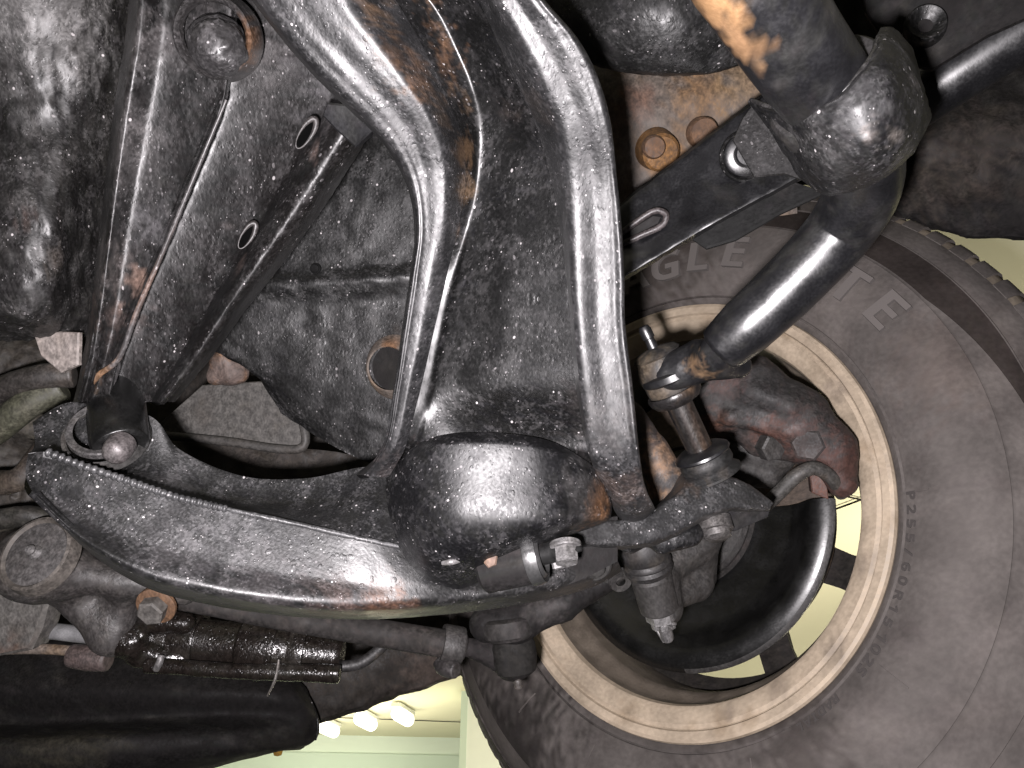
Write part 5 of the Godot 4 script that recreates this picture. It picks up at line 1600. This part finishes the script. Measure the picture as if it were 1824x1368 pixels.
# ---------------------------------------------------------------- sway bar, clamp, end link
func sway_bar() -> void:
	var t := thing("sway_bar", "thick glossy black sway bar bent down towards the wheel at the upper right", "sway bar", P(1440, 400, 0.42))
	var b := mb("gloss_paint", [
		stain(1240, -10, 0.285, 0.012, Color(0.40, 0.23, 0.11), 1.0), stain(1254, 10, 0.287, 0.011, Color(0.40, 0.23, 0.11), 1.0), stain(1280, 50, 0.292, 0.011, Color(0.40, 0.23, 0.11), 1.0), stain(1304, 88, 0.297, 0.011, Color(0.38, 0.22, 0.11), 0.9), stain(1268, 30, 0.29, 0.011, Color(0.40, 0.23, 0.11), 1.0), stain(1292, 70, 0.295, 0.011, Color(0.38, 0.22, 0.11), 1.0), stain(1316, 105, 0.30, 0.011, Color(0.36, 0.21, 0.11), 0.9), stain(1340, 135, 0.305, 0.008, Color(0.33, 0.2, 0.11), 0.8),
		stain(1280, 655, 0.47, 0.008, Color(0.20, 0.13, 0.08), 0.7)])
	b.amount = 0.06
	b.tube(pts([[1020, -560, 0.235], [1240, -190, 0.275], [1312, -70, 0.29], [1372, 20, 0.305], [1432, 110, 0.325], [1490, 190, 0.35], [1530, 265, 0.378], [1536, 335, 0.402], [1500, 405, 0.424], [1442, 472, 0.433], [1382, 532, 0.441], [1330, 580, 0.448], [1284, 622, 0.456]]),
		[0.0205, 0.0205, 0.0205, 0.0205, 0.0205, 0.0203, 0.0198, 0.0192, 0.0184, 0.0178, 0.0176, 0.0172, 0.0145], 40, 8, Vector3.ZERO, 0.0002, 60.0)
	part("bar", b, "gloss_paint", t)
	b = mb("gloss_paint", [stain(1252, 648, 0.475, 0.010, Color(0.30, 0.19, 0.11), 0.8)])
	b.cast([
		[P(1310, 600, 0.462), P(1272, 634, 0.472), 0.013, 0.011],
		[P(1276, 630, 0.478), P(1180, 668, 0.497), 0.009, 0.0065],
		[P(1240, 622, 0.485), P(1160, 660, 0.503), 0.0055, 0.005],
		[P(1290, 650, 0.480), P(1200, 680, 0.495), 0.006, 0.006],
		[P(1288, 645, 0.478), P(1318, 652, 0.482), 0.0075, 0.0075]], 0.009, 0.0022, 0.0004)
	b.lathe(P(1196, 664, 0.505), (P(1262, 832, 0.515) - P(1160, 612, 0.505)).normalized(), [Vector2(0.0, -0.0035), Vector2(0.0185, -0.0035), Vector2(0.0205, -0.002), Vector2(0.0208, 0.002), Vector2(0.019, 0.0035), Vector2(0.0, 0.0035)], 44)
	part("flattened_end", b, "gloss_paint", t)
	b = mb("gloss_paint")
	b.plate(pts([[1352, 612, 0.447], [1402, 555, 0.436], [1395, 546, 0.434], [1384, 548, 0.434], [1336, 600, 0.447], [1340, 612, 0.449]]), D(0.3, -0.2, 0.9), 0.004)
	part("tape_flag", b, "gloss_paint", t)
	b = mb("dusty_paint")
	b.base = Color(0.16, 0.155, 0.15)
	b.tube(pts([[1385, 550, 0.4325], [1362, 577, 0.4385], [1336, 604, 0.4455]]), [0.0009, 0.0011, 0.0008], 8)
	part("tape_edge", b, "dusty_paint", t)
	# clamp: folded strap round the bushing
	t = thing("sway_bar_clamp", "black scuffed strap clamp wrapped round the sway bar bend", "clamp", P(1500, 220, 0.32))
	b = mb("cup_paint", [
		stain(1500, 280, 0.33, 0.03, Color(0.04, 0.039, 0.039), 0.5), stain(1605, 165, 0.33, 0.008, Color(0.2, 0.18, 0.18), 0.9), stain(1545, 232, 0.315, 0.006, Color(0.25, 0.21, 0.19), 0.9), stain(1575, 245, 0.32, 0.007, Color(0.25, 0.22, 0.2), 0.9), stain(1440, 270, 0.33, 0.02, Color(0.075, 0.073, 0.073), 0.7), stain(1470, 310, 0.33, 0.014, Color(0.07, 0.068, 0.068), 0.6), stain(1380, 200, 0.34, 0.012, Color(0.09, 0.085, 0.085), 0.7), stain(1600, 290, 0.335, 0.012, Color(0.09, 0.085, 0.083), 0.6), stain(1520, 150, 0.31, 0.016, Color(0.10, 0.098, 0.10), 0.6)])
	b.base = Color(0.017, 0.017, 0.018)
	b.grid(loft([
		[V(1336, 176, 0.384), V(1384, 190, 0.358), V(1440, 192, 0.336), V(1500, 158, 0.322), V(1542, 108, 0.322), V(1560, 66, 0.334), V(1570, 48, 0.36)],
		[V(1336, 184, 0.380), V(1382, 202, 0.350), V(1438, 204, 0.328), V(1506, 166, 0.313), V(1556, 110, 0.312), V(1580, 66, 0.326), V(1594, 50, 0.358)],
		[V(1366, 226, 0.380), V(1414, 246, 0.348), V(1468, 246, 0.326), V(1532, 210, 0.311), V(1590, 152, 0.311), V(1616, 102, 0.328), V(1624, 86, 0.36)],
		[V(1394, 270, 0.384), V(1440, 300, 0.353), V(1490, 300, 0.332), V(1556, 270, 0.317), V(1614, 218, 0.317), V(1642, 160, 0.333), V(1638, 130, 0.365)],
		[V(1424, 316, 0.392), V(1462, 340, 0.366), V(1506, 338, 0.349), V(1566, 316, 0.336), V(1622, 270, 0.335), V(1656, 212, 0.347), V(1650, 180, 0.372)],
		[V(1430, 322, 0.402), V(1464, 346, 0.38), V(1508, 344, 0.364), V(1566, 322, 0.352), V(1622, 278, 0.352), V(1654, 218, 0.362), V(1648, 190, 0.382)]], 10, 10), 0.0035, false, 0.0006, 60.0)
	part("strap", b, "cup_paint", t)
	# rolled lips of the strap that catch dust
	b = mb("dusty_paint")
	b.base = Color(0.10, 0.096, 0.095)
	b.tube(pts([[1336, 178, 0.381], [1384, 234, 0.381], [1420, 290, 0.384], [1456, 336, 0.372]]), [0.0014, 0.0016, 0.0015, 0.001], 8, 8)
	part("left_lip", b, "dusty_paint", t)
	b = mb("dusty_paint")
	b.base = Color(0.075, 0.072, 0.071)
	b.tube(pts([[1338, 178, 0.380], [1384, 194, 0.3545], [1440, 197, 0.332], [1502, 162, 0.3175], [1546, 109, 0.317], [1566, 68, 0.331]]), [0.0011, 0.0012, 0.001, 0.0012, 0.0011, 0.001], 8, 8)
	part("upper_lip", b, "dusty_paint", t)
	b = mb("rubber")
	b.lathe(P(1478, 168, 0.348), (P(1530, 250, 0.37) - P(1440, 120, 0.328)).normalized(), [Vector2(0.0206, -0.006), Vector2(0.0255, -0.006), Vector2(0.0275, -0.003), Vector2(0.0275, 0.01)], 44)
	part("bushing", b, "rubber", t)
	b = mb("dusty_paint")
	b.base = Color(0.05, 0.048, 0.048)
	b.plate(pts([[1300, 250, 0.4815], [1322, 212, 0.478], [1345, 182, 0.470], [1440, 326, 0.455], [1400, 312, 0.468], [1340, 316, 0.4785]]), D(0, 0, 1), 0.004)
	part("foot", b, "dusty_paint", t)
	# end link: bushings, washers, sleeve
	t = thing("sway_bar_link", "sway bar end link with rubber bushings and rusty sleeve standing on the bracket", "link", P(1210, 720, 0.52))
	var top := P(1160, 612, 0.505)
	var low := P(1262, 832, 0.515)
	var ax := (low - top).normalized()
	var z := func(px: float, py: float) -> float: return (P(px, py, 0.51) - top).dot(ax)
	var s1: float = z.call(1166, 628)
	b = mb("rubber", [stain(1152, 650, 0.5, 0.014, Color(0.2, 0.15, 0.10), 0.6)])
	b.lathe(top, ax, [Vector2(0.004, s1 - 0.004), Vector2(0.0135, s1 - 0.002), Vector2(0.0162, s1 + 0.001), Vector2(0.0148, s1 + 0.0025), Vector2(0.0165, s1 + 0.006), Vector2(0.0178, s1 + 0.012), Vector2(0.017, s1 + 0.0185), Vector2(0.012, s1 + 0.020)], 44)
	part("upper_bushing", b, "rubber", t)
	b = mb("gloss_paint")
	b.lathe(top, ax, [Vector2(0.0, -0.013), Vector2(0.003, -0.0125), Vector2(0.0042, -0.010), Vector2(0.0042, -0.004), Vector2(0.0032, -0.0035), Vector2(0.0036, 0.004), Vector2(0.0045, 0.006), Vector2(0.0045, 0.02)], 20)
	part("stud", b, "gloss_paint", t)
	var s2: float = z.call(1188, 672)
	b = mb("rubber", [stain(1172, 690, 0.5, 0.012, Color(0.2, 0.15, 0.10), 0.6)])
	b.lathe(top, ax, [Vector2(0.010, s2 - 0.003), Vector2(0.0165, s2 - 0.001), Vector2(0.0165, s2 + 0.006), Vector2(0.0158, s2 + 0.009), Vector2(0.012, s2 + 0.011)], 44)
	part("middle_bushing", b, "rubber", t)
	b = mb("link_sleeve")
	b.amount = 0.05
	b.lathe(top, ax, [Vector2(0.008, s2 + 0.0125), Vector2(0.0150, s2 + 0.0115), Vector2(0.0178, s2 + 0.009), Vector2(0.0185, s2 + 0.0105), Vector2(0.0178, s2 + 0.014), Vector2(0.0150, s2 + 0.0175), Vector2(0.0092, s2 + 0.0195)], 44)
	part("cup_washer", b, "link_sleeve", t)
	var s3: float = z.call(1250, 805)
	b = mb("link_sleeve", [stain(1174, 740, 0.5, 0.007, TAN, 0.6), stain(1188, 772, 0.5, 0.007, TAN, 0.6), stain(1198, 797, 0.5, 0.006, TAN, 0.5)])
	b.lathe(top, ax, [Vector2(0.0088, s2 + 0.018), Vector2(0.0088, s3 - 0.001)], 36)
	part("sleeve", b, "link_sleeve", t)
	b = mb("gloss_paint")
	b.lathe(top, ax, [Vector2(0.0085, s3 - 0.002), Vector2(0.0150, s3 - 0.0015), Vector2(0.0188, s3 + 0.001), Vector2(0.0192, s3 + 0.0025), Vector2(0.0185, s3 + 0.0035), Vector2(0.015, s3 + 0.003)], 44)
	part("lower_washer", b, "gloss_paint", t)
	b = mb("rubber")
	b.base = Color(0.022, 0.022, 0.022)
	b.lathe(top, ax, [Vector2(0.0155, s3 + 0.003), Vector2(0.0178, s3 + 0.006), Vector2(0.0182, s3 + 0.010), Vector2(0.0165, s3 + 0.0135), Vector2(0.0180, s3 + 0.015), Vector2(0.0205, s3 + 0.017), Vector2(0.0205, s3 + 0.0185), Vector2(0.015, s3 + 0.021)], 44)
	part("lower_bushing", b, "rubber", t)

func small_parts() -> void:
	# wavy bracket that carries the link
	var t := thing("link_bracket", "wavy black link bracket with pointed tip at the outer end of the control arm", "bracket", P(1180, 920, 0.49))
	var b := mb("arm_paint", [stain(1265, 935, 0.5, 0.010, Color(0.14, 0.11, 0.1), 0.6), stain(1215, 870, 0.5, 0.01, Color(0.2, 0.13, 0.09), 0.5)])
	b.base = Color(0.06, 0.06, 0.061); b.dust = Color(0.13, 0.128, 0.13); b.amount = 0.42
	b.grid(loft([
		[V(968, 938, 0.46), V(1024, 922, 0.476), V(1090, 926, 0.492), V(1150, 914, 0.506), V(1190, 880, 0.520), V(1214, 846, 0.532), V(1262, 842, 0.538), V(1322, 858, 0.538), V(1376, 894, 0.532)],
		[V(964, 938, 0.447), V(1022, 923, 0.460), V(1090, 928, 0.471), V(1154, 915, 0.481), V(1200, 884, 0.491), V(1234, 856, 0.500), V(1282, 850, 0.507), V(1330, 862, 0.513), V(1378, 896, 0.52)],
		[V(962, 962, 0.444), V(1022, 948, 0.456), V(1090, 954, 0.467), V(1158, 944, 0.476), V(1210, 922, 0.484), V(1254, 898, 0.491), V(1296, 886, 0.499), V(1338, 890, 0.507), V(1374, 902, 0.519)],
		[V(966, 978, 0.444), V(1024, 966, 0.456), V(1090, 971, 0.467), V(1156, 966, 0.476), V(1208, 948, 0.484), V(1252, 922, 0.490), V(1298, 906, 0.498), V(1340, 906, 0.506), V(1372, 908, 0.518)],
		[V(972, 984, 0.458), V(1030, 974, 0.470), V(1092, 979, 0.482), V(1156, 974, 0.491), V(1206, 956, 0.500), V(1250, 930, 0.507), V(1294, 914, 0.513), V(1336, 912, 0.518), V(1366, 912, 0.526)]], 10, 8), 0.004, false, 0.0006, 60.0)
	part("strap", b, "arm_paint", t)
	b = mb("dull_black")
	b.base = Color(0.03, 0.029, 0.03)
	b.plate(pts([[1256, 912, 0.512], [1330, 892, 0.518], [1378, 898, 0.522], [1368, 922, 0.526], [1310, 948, 0.522], [1266, 942, 0.517]]), D(0.1, -0.4, 0.9), 0.004)
	part("tip_plate", b, "dull_black", t)
	b = mb("arm_paint")
	b.cast([[P(1180, 965, 0.508), P(1230, 950, 0.512), 0.0085, 0.0085], [P(1150, 955, 0.51), P(1120, 965, 0.51), 0.007, 0.008]], 0.006, 0.0022, 0.0008)
	part("weld_lump", b, "arm_paint", t)
	b = mb("steel")
	b.base = Color(0.17, 0.16, 0.155)
	b.lathe(P(1276, 944, 0.514), D(0.1, -0.85, 0.5), [Vector2(0.0, 0.007), Vector2(0.0062, 0.0068), Vector2(0.0088, 0.005), Vector2(0.0095, 0.001), Vector2(0.0115, 0.0005), Vector2(0.0115, -0.008)], 32)
	part("bolt_head", b, "steel", t)
	# tan spindle bar seen between arm and link
	t = thing("steering_stop", "rust and tan coloured knuckle arm in the gap between control arm and end link", "knuckle arm", P(1170, 830, 0.56))
	b = mb("rust_cast", [stain(1165, 820, 0.56, 0.02, Color(0.28, 0.17, 0.10), 0.9), stain(1185, 880, 0.56, 0.016, Color(0.34, 0.2, 0.11), 0.9)])
	b.base = Color(0.05, 0.045, 0.042)
	b.cast([[P(1120, 745, 0.57), P(1160, 810, 0.565), 0.013, 0.013], [P(1160, 810, 0.565), P(1205, 880, 0.56), 0.013, 0.016], [P(1205, 880, 0.56), P(1170, 905, 0.56), 0.014, 0.010]], 0.008, 0.0026, 0.0006)
	part("casting", b, "rust_cast", t)
